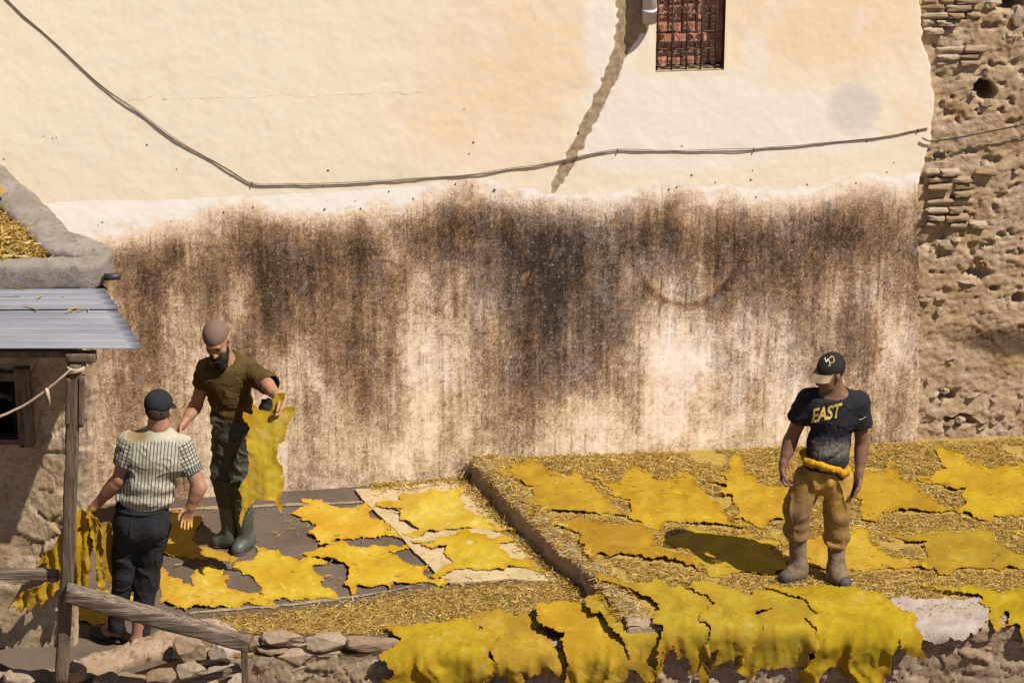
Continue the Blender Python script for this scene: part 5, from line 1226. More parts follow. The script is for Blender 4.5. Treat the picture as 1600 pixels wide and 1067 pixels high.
def boot(root, ankle, heel, toe, top, zg, mat, r_top=.060, r_ank=.050, name='boot', toe_mat=None, label=None):
    ankle, heel, toe, top = [np.asarray(a, float) for a in (ankle, heel, toe, top)]
    lo = np.minimum.reduce([ankle, heel, toe, top]) - .12; hi = np.maximum.reduce([ankle, heel, toe, top]) + .12
    V = Vol(lo, hi, .006); fd = nz((toe - heel) * (1, 1, 0))
    V.cap(ankle, top, r_ank, r_top, .02); V.cap(ankle, np.array([heel[0], heel[1], zg + .04]) + fd * .03, r_ank * .95, .044, .03)
    a = np.array([heel[0], heel[1], zg + .040]) + fd * .04; b = np.array([toe[0], toe[1], zg + .034]) - fd * .040
    V.cap(a, b, .042, .043, .04, ((0, 0, 1), 1.1)); V.cap(ankle - (0, 0, .02), (a + b) / 2 + np.array([0, 0, .02]), r_ank * .85, .036, .05)
    V.cut(np.array([0, 0, zg + .002]), (0, 0, -1), .004); V.cut(top, nz(top - ankle), .004)
    V.cap(top - nz(top - ankle) * .02, top + nz(top - ankle) * .05, r_top - .007, r_top - .006, .002, op='sub')
    o, VV, Q = vol_obj(name, V, mat, root, 2, folds(int(abs(toe[0] * 100)), .003, (16, 16, 30)))
    S = Vol(lo, hi, .006); c0 = np.array([heel[0], heel[1], zg + .010]) + fd * .045; c1 = np.array([toe[0], toe[1], zg + .010]) - fd * .045
    S.cap(c0, c1, .048, .049, .002, ((0, 0, 1), 3.2)); S.cut(np.array([0, 0, zg + .0005]), (0, 0, -1), .002)
    so, _, _ = vol_obj('sole', S, P_['boot_d'], root, 1); so.parent = o
    if toe_mat is not None:
        T = Vol(lo, hi, .006); T.cap((a + b) / 2 + fd * .05, b, .046, .0455, .03, ((0, 0, 1), 1.1)); T.cut(b - fd * .028, -fd, .004); T.cut(np.array([0, 0, zg + .001]), (0, 0, -1), .003); to, _, _ = vol_obj('toe_cap', T, toe_mat, root, 1); to.parent = o
    return o

# ---------------- bearded man holding up a hide
def man_bearded():
    fa = on_g([368, 331], [853, 853]); fb = on_g([390, 366], [852, 869]); y0 = float((fa[0, 1] + fb[0, 1]) / 2); zg = float(gz(fa[0, 0]))
    root = empty('person', (float(fa[0, 0]), y0, zg)); tag(root, 'bearded man in olive T-shirt and dark waders holding up a yellow hide', 'person')
    j = lambda u, v, dy=0.: J(u, v, y0 + dy)
    neck = j(352, 566, .00); H = Head(j(339, 531, -.10), (-.16, -.86, -.50), (-.20, -.25, 1), .98)
    sR, sL = j(324, 578, -.02), j(384, 577, .02); chest = j(353, 598, .0); belly = j(362, 632, .02); pel = j(371, 666, .02)
    eR, wR = j(306, 634, .02), j(287, 662, -.08); eL, wL = j(417, 600, -.20), j(433, 621, -.34)
    hR, hL = j(358, 676, .02), j(386, 678, .02); kR, kL = j(350, 744, -.02), j(377, 750, -.06)
    aR = np.array([*fa[0, :2] + np.array([-.03, .0]), zg + .085]); aL = np.array([*fb[0, :2] + np.array([-.02, -.03]), zg + .085])
    tR, tL = j(356, 786, .0), j(379, 790, -.05)
    lo = np.array([wR[0] - .25, y0 - .65, zg + .2]); hi = np.array([wL[0] + .25, y0 + .35, H.c[2] + .25])
    B = Vol(lo, hi, .005); H.carve(B, neck)
    B.cap(neck, chest, .062, .09, .05); B.cap(sR, sL, .06, .06, .05); B.cap(chest, pel, .098, .098, .05, ((0, 1, 0), 1.3)); B.chain([hR, kR, tR], [.085, .06, .045], .03); B.chain([hL, kL, tL], [.085, .06, .045], .03)
    B.chain([sR, eR, wR], [.052, .040, .027], .02); B.chain([sL, eL, wL], [.052, .041, .028], .02); B.cap(eR + (wR - eR) * .25, eR + (wR - eR) * .5, .041, .036, .02); B.cap(eL + (wL - eL) * .2, eL + (wL - eL) * .5, .041, .036, .02)
    hand(B, wR, wR - eR + np.array([-.06, -.05, -.08]), (.5, -.3, -.3), (.2, -1, .4), .55, .98)
    gd = j(441, 650, -.40) - wL; hand(B, wL, gd, (-.75, -.35, -.1), (-.1, -.9, .5), .75, .98, .02, thumb=.5)
    vol_obj('body', B, P_['skin_m'], root, 1, None, dict(dye=lambda V: .35 * sstep(.30, .10, np.linalg.norm(V - wL, axis=1)) * 0 + .25 * sstep(.12, .06, np.linalg.norm(V - gd - wL, axis=1))))
    H.eyes(root)
    # beard
    D = Vol(H.c - .22, H.c + .22, .005); k = H.k; w = H.w
    pts = [w((-.070, .022, -.030)), w((-.062, .044, -.068)), w((-.036, .072, -.095)), w((0, .088, -.104)), w((.036, .072, -.095)), w((.062, .044, -.068)), w((.070, .022, -.030))]
    D.chain(pts, [.004, .012, .024, .030, .024, .012, .004], .010); D.chain([w((0, .082, -.10)), w((0, .094, -.145)), w((0, .090, -.182))], [.046, .042, .018], .025, (H.A[1], 1.2)); D.cap(w((-.026, .060, -.11)), w((-.012, .078, -.155)), .03, .016, .02); D.cap(w((.026, .060, -.11)), w((.012, .078, -.155)), .03, .016, .02)
    D.chain([w((-.034, .080, -.070)), w((-.022, .096, -.049)), w((0, .103, -.047)), w((.022, .096, -.049)), w((.034, .080, -.070))], [.005, .0055, .0045, .0055, .005], .005)
    D.ell(w((0, .112, -.068)), (.026, .028, .014), H.A, .004, 'sub')
    vol_obj('beard', D, P_['hair'], root, 1, folds(3, .004, (60, 60, 60)))
    C = Vol(H.c - .18, H.c + .2, .005); C.ell(w((0, -.016, .042)), np.array([.084, .103, .092]) * k, H.A, .01); C.cut(w((0, .05, .036)), H.A.T @ np.array([0, .20, -1.]) if False else (H.A[1] * .20 - H.A[2]), .006); C.ell(w((0, -.016, .030)), np.array([.078, .097, .080]) * k, H.A, .002, 'sub')
    vol_obj('knit_cap', C, P_['cap_k'], root, 1, None, dict(su=lambda V: np.arctan2(H.loc(V)[:, 0], H.loc(V)[:, 1] + .016) / 6.283 + .5))
    # T-shirt
    seR, seL = j(315, 602, -.0), j(424, 602, -.19)
    S = Vol(lo, hi, .006); S.cap(sR, sL, .072, .072, .05); S.cap((sR + sL) / 2, belly, .135, .125, .06, ((0, 1, 0), 1.15)); S.cap(chest, j(364, 652, .02), .128, .122, .05, ((0, 1, 0), 1.15)); S.cap(j(334, 590, -.03), j(372, 592, -.02), .085, .085, .05, ((0, 1, 0), 1.1))
    S.cap(neck + (0, 0, .01), chest, .066, .10, .05)
    S.cut(neck + np.array([0, -.0, .035]), nz(H.c - neck), .01, neck - .11, neck + .2)
    S.cut(j(366, 660, 0), (.06, 0, -1), .004)
    S.cap(neck, H.c, .066, .066, .002, op='sub'); S.sleeve(sR, eR, seR, .070, .066, .056); S.sleeve(sL, eL, seL, .074, .072, .056)
    wrk = lambda V: .006 * np.sin((V[:, 2] * 1.0 + .5 * V[:, 0] + .05 * fbm(V * 7, 2, 9)) * 62) * sstep(.10, .0, np.abs(V[:, 2] - belly[2] - .0)) + .007 * np.sin((V[:, 0] * 1.1 - V[:, 2] * .8 + .03 * fbm(V * 6, 2, 4)) * 55) * np.exp(-np.linalg.norm(V - j(384, 600, -.05), axis=1) ** 2 / .009)
    vol_obj('t_shirt', S, P_['olive'], root, 2, folds(21, .008, (9, 9, 13), wrk))
    # waders
    T = Vol(np.array([fa[1, 0] - .1, y0 - .3, zg]), np.array([pel[0] + .3, y0 + .3, belly[2] + .1]), .006)
    T.cap(j(366, 648, .02), pel, .128, .134, .05, ((0, 1, 0), 1.15)); T.chain([hR, kR, tR], [.108, .082, .062], .04); T.chain([hL, kL, tL], [.112, .086, .064], .04); T.cut(j(366, 641, 0), (-.05, 0, 1), .006); T.cut(tR - (0, 0, .06), (0, 0, -1), .006)
    T.cap(j(340, 651, .0), j(394, 655, .0), .045, .045, .02, ((0, 1, 0), .36)); T.cap(j(342, 662, .0), j(396, 667, .0), .040, .040, .02, ((0, 1, 0), .34))
    vol_obj('waders', T, P_['wader'], root, 2, folds(33, .013, (8, 8, 12), lambda V: .007 * np.sin((V[:, 2] + .4 * V[:, 0] + .04 * fbm(V * 6, 2, 5)) * 45) * sstep(.16, .04, np.abs(V[:, 2] - kR[2]))))
    v, t, Bd = px_sheet([(404, 636), (408, 626), (420, 622), (430, 628), (426, 642), (416, 648), (405, 646)], 3, 3, 5, .8); p = on_y(v[:, 0], v[:, 1], y0 - .16); p[:, 1] += .02 * fbm(p * 20, 3, 3) - .1 * (p[:, 0] - p[:, 0].mean())
    thicken('wader_flap', p - np.array(root.location), orient(p, t, np.array([0, -1, .2])), .01, P_['wader'], root)
    boot(root, aR, fa[0], fa[1], tR + (0, 0, .02), zg, P_['boot_g'], .066, .052); boot(root, aL, fb[0], fb[1], tL + (0, 0, .02), zg, P_['boot_g'], .068, .053)
    return y0, wL, gd
Y_M, W_M, GD_M = man_bearded()
hang_hide('bright yellow goat hide held up in the bearded man\'s hand', [(380,643),(395,647),(395,629),(403,639),(421,643),(425,628),(433,615),(445,611),(443,627),(437,643),(449,635),(461,633),(457,649),(449,667),(445,688),(435,694),(439,726),(437,746),(445,744),(443,763),(435,777),(441,793),(439,803),(433,789),(429,779),(397,783),(386,797),(380,809),(376,826),(373,817),(376,801),(378,777),(372,765),(386,742),(388,706),(384,683),(391,667),(380,653)], Y_M - .375, 131, .022, .24, 'hide', None, 9, 3.2, 3.2, 1.2)

# ---------------- man standing on the upper terrace
def man_boots():
    fa = on_z([1256, 1219], [902, 913], ZT); fb = on_z([1298, 1324], [906, 922], ZT); y0 = float((fa[0, 1] + fb[0, 1]) / 2); zg = ZT + .018
    root = empty('person', (float((fa[0, 0] + fb[0, 0]) / 2), y0, zg)); tag(root, 'man in black printed T-shirt, yellow trousers and dusty boots standing on the straw', 'person')
    j = lambda u, v, dy=0.: J(u, v, y0 + dy)
    neck = j(1304, 613, .01); H = Head(j(1297, 582, -.03), (-.80, -.52, -.22), (-.06, -.08, 1), .92)
    sR, sL = j(1263, 624, .0), j(1341, 628, .0); chest = j(1302, 650, .0); belly = j(1294, 695, -.01); pel = j(1290, 733, .0)
    eR, wR = j(1236, 686, .05), j(1223, 727, -.02); eL, wL = j(1347, 692, .05), j(1342, 743, -.03)
    hR, hL = j(1267, 745, .0), j(1309, 747, .0); kR, kL = j(1245, 803, -.02), j(1308, 812, -.02)
    aR = np.array([*fa[0, :2] + np.array([-.04, -.01]), zg + .085]); aL = np.array([*fb[0, :2] + np.array([.03, -.02]), zg + .085])
    tR, tL = j(1246, 838, .0), j(1307, 850, .0)
    lo = np.array([wR[0] - .2, y0 - .4, zg + .1]); hi = np.array([wL[0] + .2, y0 + .35, H.c[2] + .22])
    B = Vol(lo, hi, .005); H.carve(B, neck)
    B.cap(neck, chest, .058, .09, .05); B.cap(sR, sL, .058, .058, .05); B.cap(chest, pel, .10, .10, .05, ((0, 1, 0), 1.3)); B.chain([hR, kR, tR], [.085, .06, .045], .03); B.chain([hL, kL, tL], [.085, .06, .045], .03)
    for s_, e_, w_ in ((sR, eR, wR), (sL, eL, wL)): B.chain([s_, e_, w_], [.052, .042, .027], .02); B.cap(e_ + (w_ - e_) * .2, e_ + (w_ - e_) * .5, .043, .036, .02)
    hand(B, wR, (-.05, -.12, -1), (.9, -.1, .05), (.05, -1, -.1), .62, .98); hand(B, wL, (-.12, -.15, -1), (-.9, -.3, .05), (-.05, -1, -.1), .5, 1.0)
    vol_obj('body', B, P_['skin_r'], root, 1, None, dict(dye=lambda V: .0 * V[:, 0]))
    H.eyes(root)
    # short hair under the cap
    D = Vol(H.c - .18, H.c + .18, .005); w = H.w; D.ell(w((0, -.018, .026)), np.array([.079, .098, .090]) * H.k, H.A, .01); D.cut(w((0, .012, 0)), H.A[1] + .25 * H.A[2], .004); D.cut(w((0, 0, -.035)), -H.A[2] + .2 * H.A[1], .004); vol_obj('hair', D, P_['hair'], root, 1)
    # cap with curved brim
    cap_cr = Vol(H.c - .2, H.c + .24, .005); cf = nz(np.array([-.66, -.68, -.20])); _, CA = head_frame(H.c, cf, (-.06, -.10, 1)); cw = lambda p: H.c + H.k * (np.asarray(p) @ CA)
    cap_cr.ell(cw((0, -.014, .046)), np.array([.087, .108, .090]) * H.k, CA, .01); cap_cr.cut(cw((0, .06, .034)), CA[1] * .12 - CA[2], .006); cap_cr.ell(cw((0, -.014, .030)), np.array([.080, .100, .080]) * H.k, CA, .002, 'sub'); cap_cr.ell(cw((0, -.014, .138)), (.008, .008, .006), CA, .004)
    co, CV, CQ = vol_obj('cap', cap_cr, P_['cap_r'], root, 1, folds(7, .003, (30, 30, 30)), dict(dirt=lambda V: .15 + .3 * fbm(V * 14, 3, 4)))
    th = np.linspace(-1.25, 1.25, 25); rows = []
    for r_ in np.linspace(0, 1, 8):
        x = np.sin(th) * (.078 + .004 * r_); y = .055 * np.cos(th) * (1 - r_) + r_ * (.03 + .120 * np.cos(th * .93) ** .8) + (.02 if r_ == 0 else .018); z = .046 - .022 * r_ * 1.0 - .30 * x * x * 9 * (.35 + .65 * r_) * .6
        rows.append(np.stack([x, y, z], 1))
    R_ = np.concatenate(rows); BV = H.c + H.k * (R_ @ CA); F = grid_faces(25, 8); tri = np.concatenate([F[:, [0, 1, 2]], F[:, [0, 2, 3]]]); br = thicken('cap_brim', BV - np.array(root.location), orient(BV, tri), .004, P_['brim'], root); br.parent = co
    # T-shirt
    seR, seL = j(1245, 655, .03), j(1346, 664, .03)
    S = Vol(lo, hi, .006); S.cap(sR, sL, .066, .066, .05); S.cap(j(1302, 632, .0), j(1298, 690, 0), .130, .118, .06, ((0, 1, 0), 1.4)); S.cap(j(1282, 650, -.02), j(1323, 652, -.01), .080, .080, .06, ((0, 1, 0), 1.1)); S.cap(belly, j(1292, 722, -.01), .130, .138, .05, ((0, 1, 0), 1.15)); S.cap(neck, chest, .062, .1, .05)
    S.cut(j(1292, 724, 0), (.10, 0, -1), .005); S.cut(neck + np.array([0, 0, .022]), nz(np.array([0, -.45, 1.])), .008, neck - .1, neck + .2)
    S.cap(neck - (0, 0, .03), H.c, .064, .066, .002, op='sub'); S.sleeve(sR, eR, seR, .070, .072, .057); S.sleeve(sL, eL, seL, .070, .072, .057)
    wrk = lambda V: .008 * np.sin((V[:, 2] - .45 * V[:, 0] + .05 * fbm(V * 7, 2, 9)) * 58) * np.exp(-((V[:, 2] - j(1295, 690)[2]) / .09) ** 2) * sstep(.16, .05, np.abs(V[:, 0] - j(1293, 690)[0])) 
    dust = lambda V: (lambda uv: .62 * np.exp(-((uv[:, 1] - 703) / 22) ** 2) * sstep(1255, 1275, uv[:, 0]) * sstep(1340, 1322, uv[:, 0]) + .32 * np.exp(-((uv[:, 1] - 665) / 10) ** 2 - ((uv[:, 0] - 1305) / 18) ** 2) + .34 * np.exp(-((uv[:, 1] - 632) / 10) ** 2 - ((uv[:, 0] - 1280) / 12) ** 2) + .04)(project(V))
    so, SV, SQ = vol_obj('t_shirt', S, P_['tee'], root, 2, folds(41, .007, (9, 9, 12), wrk), dict(dirt=dust))
    tree = BVHTree.FromPolygons([tuple(v) for v in SV], [tuple(int(i) for i in q) for q in SQ]); ctree = BVHTree.FromPolygons([tuple(v) for v in CV], [tuple(int(i) for i in q) for q in CQ])
    def stick(uv, tr, lift):
        d = rays(uv[:, 0], uv[:, 1]); out = []
        for k in range(len(uv)):
            dv = Vector(d[k]).normalized(); h = tr.ray_cast(Vector(CAM), dv)
            out.append((np.array(h[0]) + np.array(h[1]) * lift) if h[0] is not None else CAM + nz(d[k]) * np.linalg.norm(chest - CAM))
        return np.array(out)
    # printed word on the chest
    cu = bpy.data.curves.new('word', 'FONT'); cu.body = 'EAST'; cu.shear = .22; cu.offset = .028; cu.resolution_u = 3; cu.space_character = .93
    to = bpy.data.objects.new('word', cu); COL.objects.link(to); dg = bpy.context.evaluated_depsgraph_get(); me = bpy.data.meshes.new_from_object(to.evaluated_get(dg)); bpy.data.objects.remove(to)
    bm = bmesh.new(); bm.from_mesh(me); bmesh.ops.triangulate(bm, faces=bm.faces[:])
    for _ in range(3): bmesh.ops.subdivide_edges(bm, edges=[e for e in bm.edges if e.calc_length() > .09], cuts=1)
    bmesh.ops.triangulate(bm, faces=bm.faces[:]); T = np.array([v.co[:2] for v in bm.verts]); TF = np.array([[v.index for v in f.verts] for f in bm.faces]); bm.free()
    T -= T.min(0); T /= T.max(0); uv = np.stack([1268 + 48 * T[:, 0] + 0 * T[:, 1], 661 - 10 * T[:, 0] - 22 * T[:, 1] - 0 * T[:, 0] * T[:, 1]], 1)
    tp = stick(uv, tree, .0025); lt = mk('printed_letters', tp - np.array(root.location), [TF], P_['print'], root, False); lt.parent = so
    for nm, pts, tr, par, mt, r_ in (('emblem', [(1289, 559), (1291, 566), (1294, 561), (1297, 570), (1294, 572)], ctree, co, P_['printw'], .0032), ('emblem', [(1296, 560), (1300, 557), (1303, 561), (1302, 566), (1298, 567)], ctree, co, P_['print'], .003), ('sleeve_mark', [(1342, 655), (1347, 654), (1352, 651)], tree, so, P_['printw'], .002)):
        sp = smooth_path([(a, b, 0) for a, b in pts], 6); pp = stick(sp[:, :2], tr, .002); v, q, t3 = tube(pp - np.array(root.location), r_, 5); ob = mk(nm, v, [q, t3], mt, root); ob.parent = par
    # baggy trousers gathered over the boots
    T = Vol(np.array([kR[0] - .2, y0 - .3, zg + .2]), np.array([kL[0] + .25, y0 + .3, belly[2] + .08]), .006)
    T.cap(j(1290, 712, .0), j(1289, 740, 0), .136, .142, .05, ((0, 1, 0), 1.3)); T.chain([hR + (-.005, 0, 0), kR + (0, 0, .04), tR + (-.004, 0, .05), tR - (0, 0, .03)], [.098, .083, .078, .070], .03); T.chain([hL + (.004, 0, 0), kL + (0, 0, .04), tL + (.0, 0, .05), tL - (0, 0, .03)], [.096, .080, .076, .070], .03); T.cut(j(1290, 706, 0), (0, 0, 1), .005)
    T.cut(tR - (0, 0, .005), (0, 0, -1), .01, tR - .16, tR + np.array([.11, .2, .04])); T.cut(tL - (0, 0, .005), (0, 0, -1), .01, tL - np.array([.13, .2, .16]), tL + np.array([.2, .2, .04]))
    wr2 = lambda V: .006 * np.sin((V[:, 2] + .25 * V[:, 0] + .05 * fbm(V * 7, 2, 16)) * 70) * (sstep(.10, .02, np.abs(V[:, 2] - tR[2] - .04)) * (V[:, 0] < pel[0]) + sstep(.10, .02, np.abs(V[:, 2] - tL[2] - .04)) * (V[:, 0] > pel[0])) + .002 * np.sin((V[:, 2] * .9 + .7 * np.abs(V[:, 0] - pel[0]) + .07 * fbm(V * 5, 2, 6)) * 42) * sstep(.25, .05, np.abs(V[:, 2] - kR[2])) + .006 * np.sin((V[:, 0] + .05 * fbm(V * 6, 2, 3)) * 75) * sstep(pel[2] - .2, pel[2], V[:, 2])
    vol_obj('trousers', T, P_['khaki'], root, 2, folds(51, .014, (9, 9, 2.4), wr2, .12), dict(dirt=lambda V: .62 - .55 * sstep(kR[2] - .05, pel[2], V[:, 2]) + .3 * fbm(V * 5, 3, 2) + .3 * (V[:, 0] < pel[0])))
    th = np.linspace(0, 2 * np.pi, 48, endpoint=False); c = j(1289, 722, 0.0); ring = np.stack([c[0] + .008 + .140 * np.cos(th), c[1] + .124 * np.sin(th), c[2] - .045 * np.cos(th) * 1.0 + .012 * np.sin(3 * th) - .02 * np.sin(th)], 1); ring += .014 * np.stack([fbm(ring * 20 + s, 3, 4) for s in (0, 4, 8)], 1)
    W = Vol(ring.min(0) - .06, ring.max(0) + .06, .005); rr_ = .019 + .009 * fbm(ring * 26, 2, 5)
    for k in range(48): W.cap(ring[k], ring[(k + 1) % 48], rr_[k], rr_[(k + 1) % 48], .012)
    for k in range(0, 48): W.cap(ring[k] - (0, 0, .014 + .012 * math.sin(k * 1.7)), ring[(k + 1) % 48] - (0, 0, .016), .013, .013, .008)
    vol_obj('waist_roll', W, P_['band'], root, 1, folds(77, .006, (22, 22, 12)))
    ring2 = ring + np.array([0, 0, -.034]); ring2[:, :2] = c[:2] + (ring2[:, :2] - c[:2]) * .985; tube_obj('waistband', ring2 - np.array(root.location), .014, P_['tee'], root, 8, True)
    boot(root, aR, fa[0], fa[1], tR + (0, 0, .03), zg - .012, P_['boot_r'], .058, .052, toe_mat=P_['boot_d']); boot(root, aL, fb[0], fb[1], tL + (0, 0, .03), zg - .012, P_['boot_r'], .058, .052, toe_mat=P_['boot_d'])
man_boots()

# ---------------- man in the striped shirt, seen from behind
def man_striped():
    fa = on_g([188, 152], [1003, 994]); fb = on_g([212, 228], [1018, 1012]); y0 = float(fb[0, 1]) + .06; zg = float(gz(fb[0, 0])) + .004
    root = empty('person', (float(fb[0, 0]), y0, zg)); tag(root, 'man in striped knit shirt and black cap seen from behind holding hides', 'person')
    j = lambda u, v, dy=0.: J(u, v, y0 + dy)
    neck = j(248, 668, .02); H = Head(j(248, 640, .03), (.22, .93, -.18), (.02, 0, 1), .95)
    sL, sR = j(202, 692, .0), j(283, 697, .0); chest = j(244, 716, .02); belly = j(229, 758, .0); pel = j(222, 800, .0)
    eL, wL = j(187, 748, -.02), j(150, 789, .04); eR, wR = j(311, 760, -.05), j(298, 791, -.06)
    hL, hR = j(200, 815, .0), j(243, 815, .0); kL, kR = j(193, 900, .02), j(229, 905, .02); aL, aR = np.array([*fa[0, :2] + np.array([-.02, .02]), zg + .12]), np.array([*fb[0, :2] + np.array([.01, .03]), zg + .06])
    lo = np.array([wL[0] - .22, y0 - .40, zg - .03]); hi = np.array([eR[0] + .16, y0 + .36, H.c[2] + .22])
    B = Vol(lo, hi, .005); H.carve(B, neck)
    B.cap(neck, chest, .058, .09, .05); B.cap(sL, sR, .058, .058, .05); B.cap(chest, pel, .105, .105, .05, ((0, 1, 0), 1.3)); B.chain([hL, kL, aL], [.09, .06, .040], .03); B.chain([hR, kR, aR], [.09, .06, .040], .03)
    for s_, e_, w_ in ((sL, eL, wL), (sR, eR, wR)): B.chain([s_, e_, w_], [.054, .044, .029], .02); B.cap(e_ + (w_ - e_) * .2, e_ + (w_ - e_) * .5, .046, .039, .02)
    hand(B, wL, j(128, 806, .06) - wL, (.2, .2, -1), (-.1, .9, .2), .75, 1.05, .02); hand(B, wR, j(292, 812, -.06) - wR, (.15, -.9, -.1), (-.9, -.2, 0), .42, .92, .10)
    # bare feet in slippers
    hl = np.array([fa[0, 0], fa[0, 1], zg + .075]); tl = np.array([fa[1, 0], fa[1, 1], zg + .025]); B.chain([aL, hl, hl + (tl - hl) * .5, tl + (hl - tl) * .15], [.040, .036, .034, .028], .03)
    hr = np.array([fb[0, 0], fb[0, 1], zg + .035]); tr = np.array([fb[1, 0] + .05, fb[1, 1] + .13, zg + .025]); B.chain([aR, hr, tr], [.040, .036, .030], .03); B.cut((0, 0, zg + .004), (0, 0, -1), .004)
    vol_obj('body', B, P_['skin_l'], root, 1, None, dict(dye=lambda V: .75 * sstep(.16, .06, np.linalg.norm(V - j(132, 804, .05), axis=1)) + .85 * sstep(.11, .04, np.linalg.norm(V - j(296, 826, -.06), axis=1))))
    w = H.w; D = Vol(H.c - .18, H.c + .18, .005); D.ell(w((0, -.018, .020)), np.array([.079, .100, .092]) * H.k, H.A, .01); D.cut(w((0, .005, 0)), H.A[1], .004); D.cut(w((0, -.06, -.058)), -H.A[2] - .2 * H.A[1], .006); vol_obj('hair', D, P_['brown_hair'], root, 1, folds(5, .003, (60, 60, 60)))
    C = Vol(H.c - .2, H.c + .24, .005); C.ell(w((0, -.014, .048)), np.array([.089, .110, .088]) * H.k, H.A, .01); C.cut(w((0, -.06, .006)), -H.A[2] + .12 * H.A[1], .006); C.ell(w((0, -.014, .022)), np.array([.081, .102, .080]) * H.k, H.A, .002, 'sub')
    C.ell(w((.0, -.128, .004)), (.040, .05, .032), H.A, .004, 'sub'); C.cap(w((-.052, -.092, .007)), w((.052, -.092, .007)), .008, k=.004); C.ell(w((0, -.014, .136)), (.008, .008, .006), H.A, .004)
    co, _, _ = vol_obj('cap', C, P_['cap_d'], root, 1, folds(9, .0025, (30, 30, 30)))
    th = np.linspace(-1.2, 1.2, 21); rows = [np.stack([np.sin(th) * .078, .055 * np.cos(th) * (1 - r_) + r_ * (.03 + .145 * np.cos(th * .93) ** .8) + .03, .018 - .022 * r_ - 2 * (np.sin(th) * .078) ** 2], 1) for r_ in np.linspace(0, 1, 7)]
    R_ = np.concatenate(rows); BV = H.c + H.k * (R_ @ H.A); F = grid_faces(21, 7); tri = np.concatenate([F[:, [0, 1, 2]], F[:, [0, 2, 3]]]); br = thicken('cap_brim', BV - np.array(root.location), orient(BV, tri, np.array([0, 0, 1.])), .004, P_['cap_d'], root); br.parent = co
    # knit shirt
    seL, seR = j(195, 727, -.02), j(299, 738, -.02)
    S = Vol(lo, hi, .006); S.cap(sL, sR, .070, .070, .06); S.cap(j(245, 705, .02), j(233, 760, 0), .160, .152, .06, ((0, 1, 0), 1.3)); S.cap(j(215, 715, -.02), j(270, 720, -.02), .09, .09, .06, ((0, 1, 0), 1.0)); S.cap(belly, j(226, 778, .0), .158, .152, .05, ((0, 1, 0), 1.22)); S.cap(neck - (0, 0, .0), chest, .060, .11, .06)
    S.cap(j(184, 776, -.02), j(266, 778, -.02), .026, .026, .03, ((0, 1, 0), .42))
    S.cut(j(226, 786, 0), (0, 0, -1), .005); S.cut(neck + np.array([0, 0, .03]), (0, .1, 1), .006, neck - .12, neck + .2)
    S.sleeve(sL, eL, seL, .074, .076, .064, .02); S.sleeve(sR, eR, seR, .072, .074, .062, .02); S.cap(neck - (0, 0, .02), H.c, .060, .062, .002, op='sub')
    def arm_par(V, s_, e_):
        ax = e_ - s_; L = np.linalg.norm(ax); ax = ax / L; t = (V - s_) @ ax; q = V - s_ - t[:, None] * ax; a = nz(np.cross(ax, (0, 1, 0))); b = np.cross(ax, a); return t, np.arctan2(q @ b, q @ a) * .072, np.linalg.norm(q, axis=1)
    def A_su(V):
        t1, a1, r1 = arm_par(V, sL, eL); t2, a2, r2 = arm_par(V, sR, eR); sl1 = slv(V, 0); sl2 = slv(V, 1)
        base = V[:, 0] - (V[:, 2] - pel[2]) * .10; return np.where(sl1 > .5, a1, np.where(sl2 > .5, a2, base))
    def slv(V, k):
        t, a, r = arm_par(V, *((sL, eL), (sR, eR))[k]); uv = project(V)
        m = (uv[:, 0] < 206 - (uv[:, 1] - 700) * .05) if k == 0 else (uv[:, 0] > 279 + (uv[:, 1] - 700) * .12)
        return (m & (t > -.03) & (r < .105) & (uv[:, 1] < 756)).astype(float)
    A_sl = lambda V: np.maximum(slv(V, 0), slv(V, 1))
    def A_cu(V):
        t1 = arm_par(V, sL, eL)[0]; t2 = arm_par(V, sR, eR)[0]; L1 = np.linalg.norm(seL - sL); L2 = np.linalg.norm(seR - sR); c = np.maximum(slv(V, 0) * (t1 > L1 - .042), slv(V, 1) * (t2 > L2 - .046))
        return np.maximum(c, (np.linalg.norm((V - neck)[:, :2], axis=1) < .085) * (V[:, 2] > neck[2] + .012) * 1.0) 
    A_yo = lambda V: sstep(692, 686, project(V)[:, 1])
    A_di = lambda V: (lambda uv: .95 * np.exp(-((uv[:, 0] - 214) / 22) ** 2 - ((uv[:, 1] - 680) / 14) ** 2) + .25 * np.exp(-((uv[:, 1] - 780) / 10) ** 2))(project(V))
    bul = lambda V: .008 * np.sin((V[:, 2] + .35 * (V[:, 0] - pel[0]) + .05 * fbm(V * 6, 2, 9)) * 52) * sstep(.14, .02, np.abs(V[:, 2] - belly[2] + .02))
    so, _, _ = vol_obj('knit_shirt', S, P_['stripe'], root, 2, folds(61, .007, (8, 8, 10), bul), dict(su=A_su, sv=lambda V: np.where(slv(V, 0) > .5, arm_par(V, sL, eL)[0], arm_par(V, sR, eR)[0]), sleeve=A_sl, cuff=A_cu, yoke=A_yo, dirt=A_di))
    # trousers
    T = Vol(np.array([hL[0] - .25, y0 - .3, zg - .01]), np.array([hR[0] + .25, y0 + .3, pel[2] + .14]), .006)
    T.cap(j(222, 785, .0), j(221, 815, 0), .155, .162, .05, ((0, 1, 0), 1.3)); T.ell(j(203, 822, -.06), (.085, .075, .095), None, .05); T.ell(j(241, 822, -.06), (.085, .075, .095), None, .05)
    eLn, eRn = j(180, 984, .03), j(218, 1004, .0); T.chain([hL, kL, eLn], [.094, .068, .053], .03); T.chain([hR, kR, eRn], [.094, .070, .058], .03); T.cut(j(222, 783, 0), (0, 0, 1), .005)
    T.cut(eLn, nz(eLn - kL), .006, eLn - .11, eLn + np.array([.07, .2, .10])); T.cut(eRn, nz(eRn - kR), .006, eRn - np.array([.08, .2, .11]), eRn + .11)
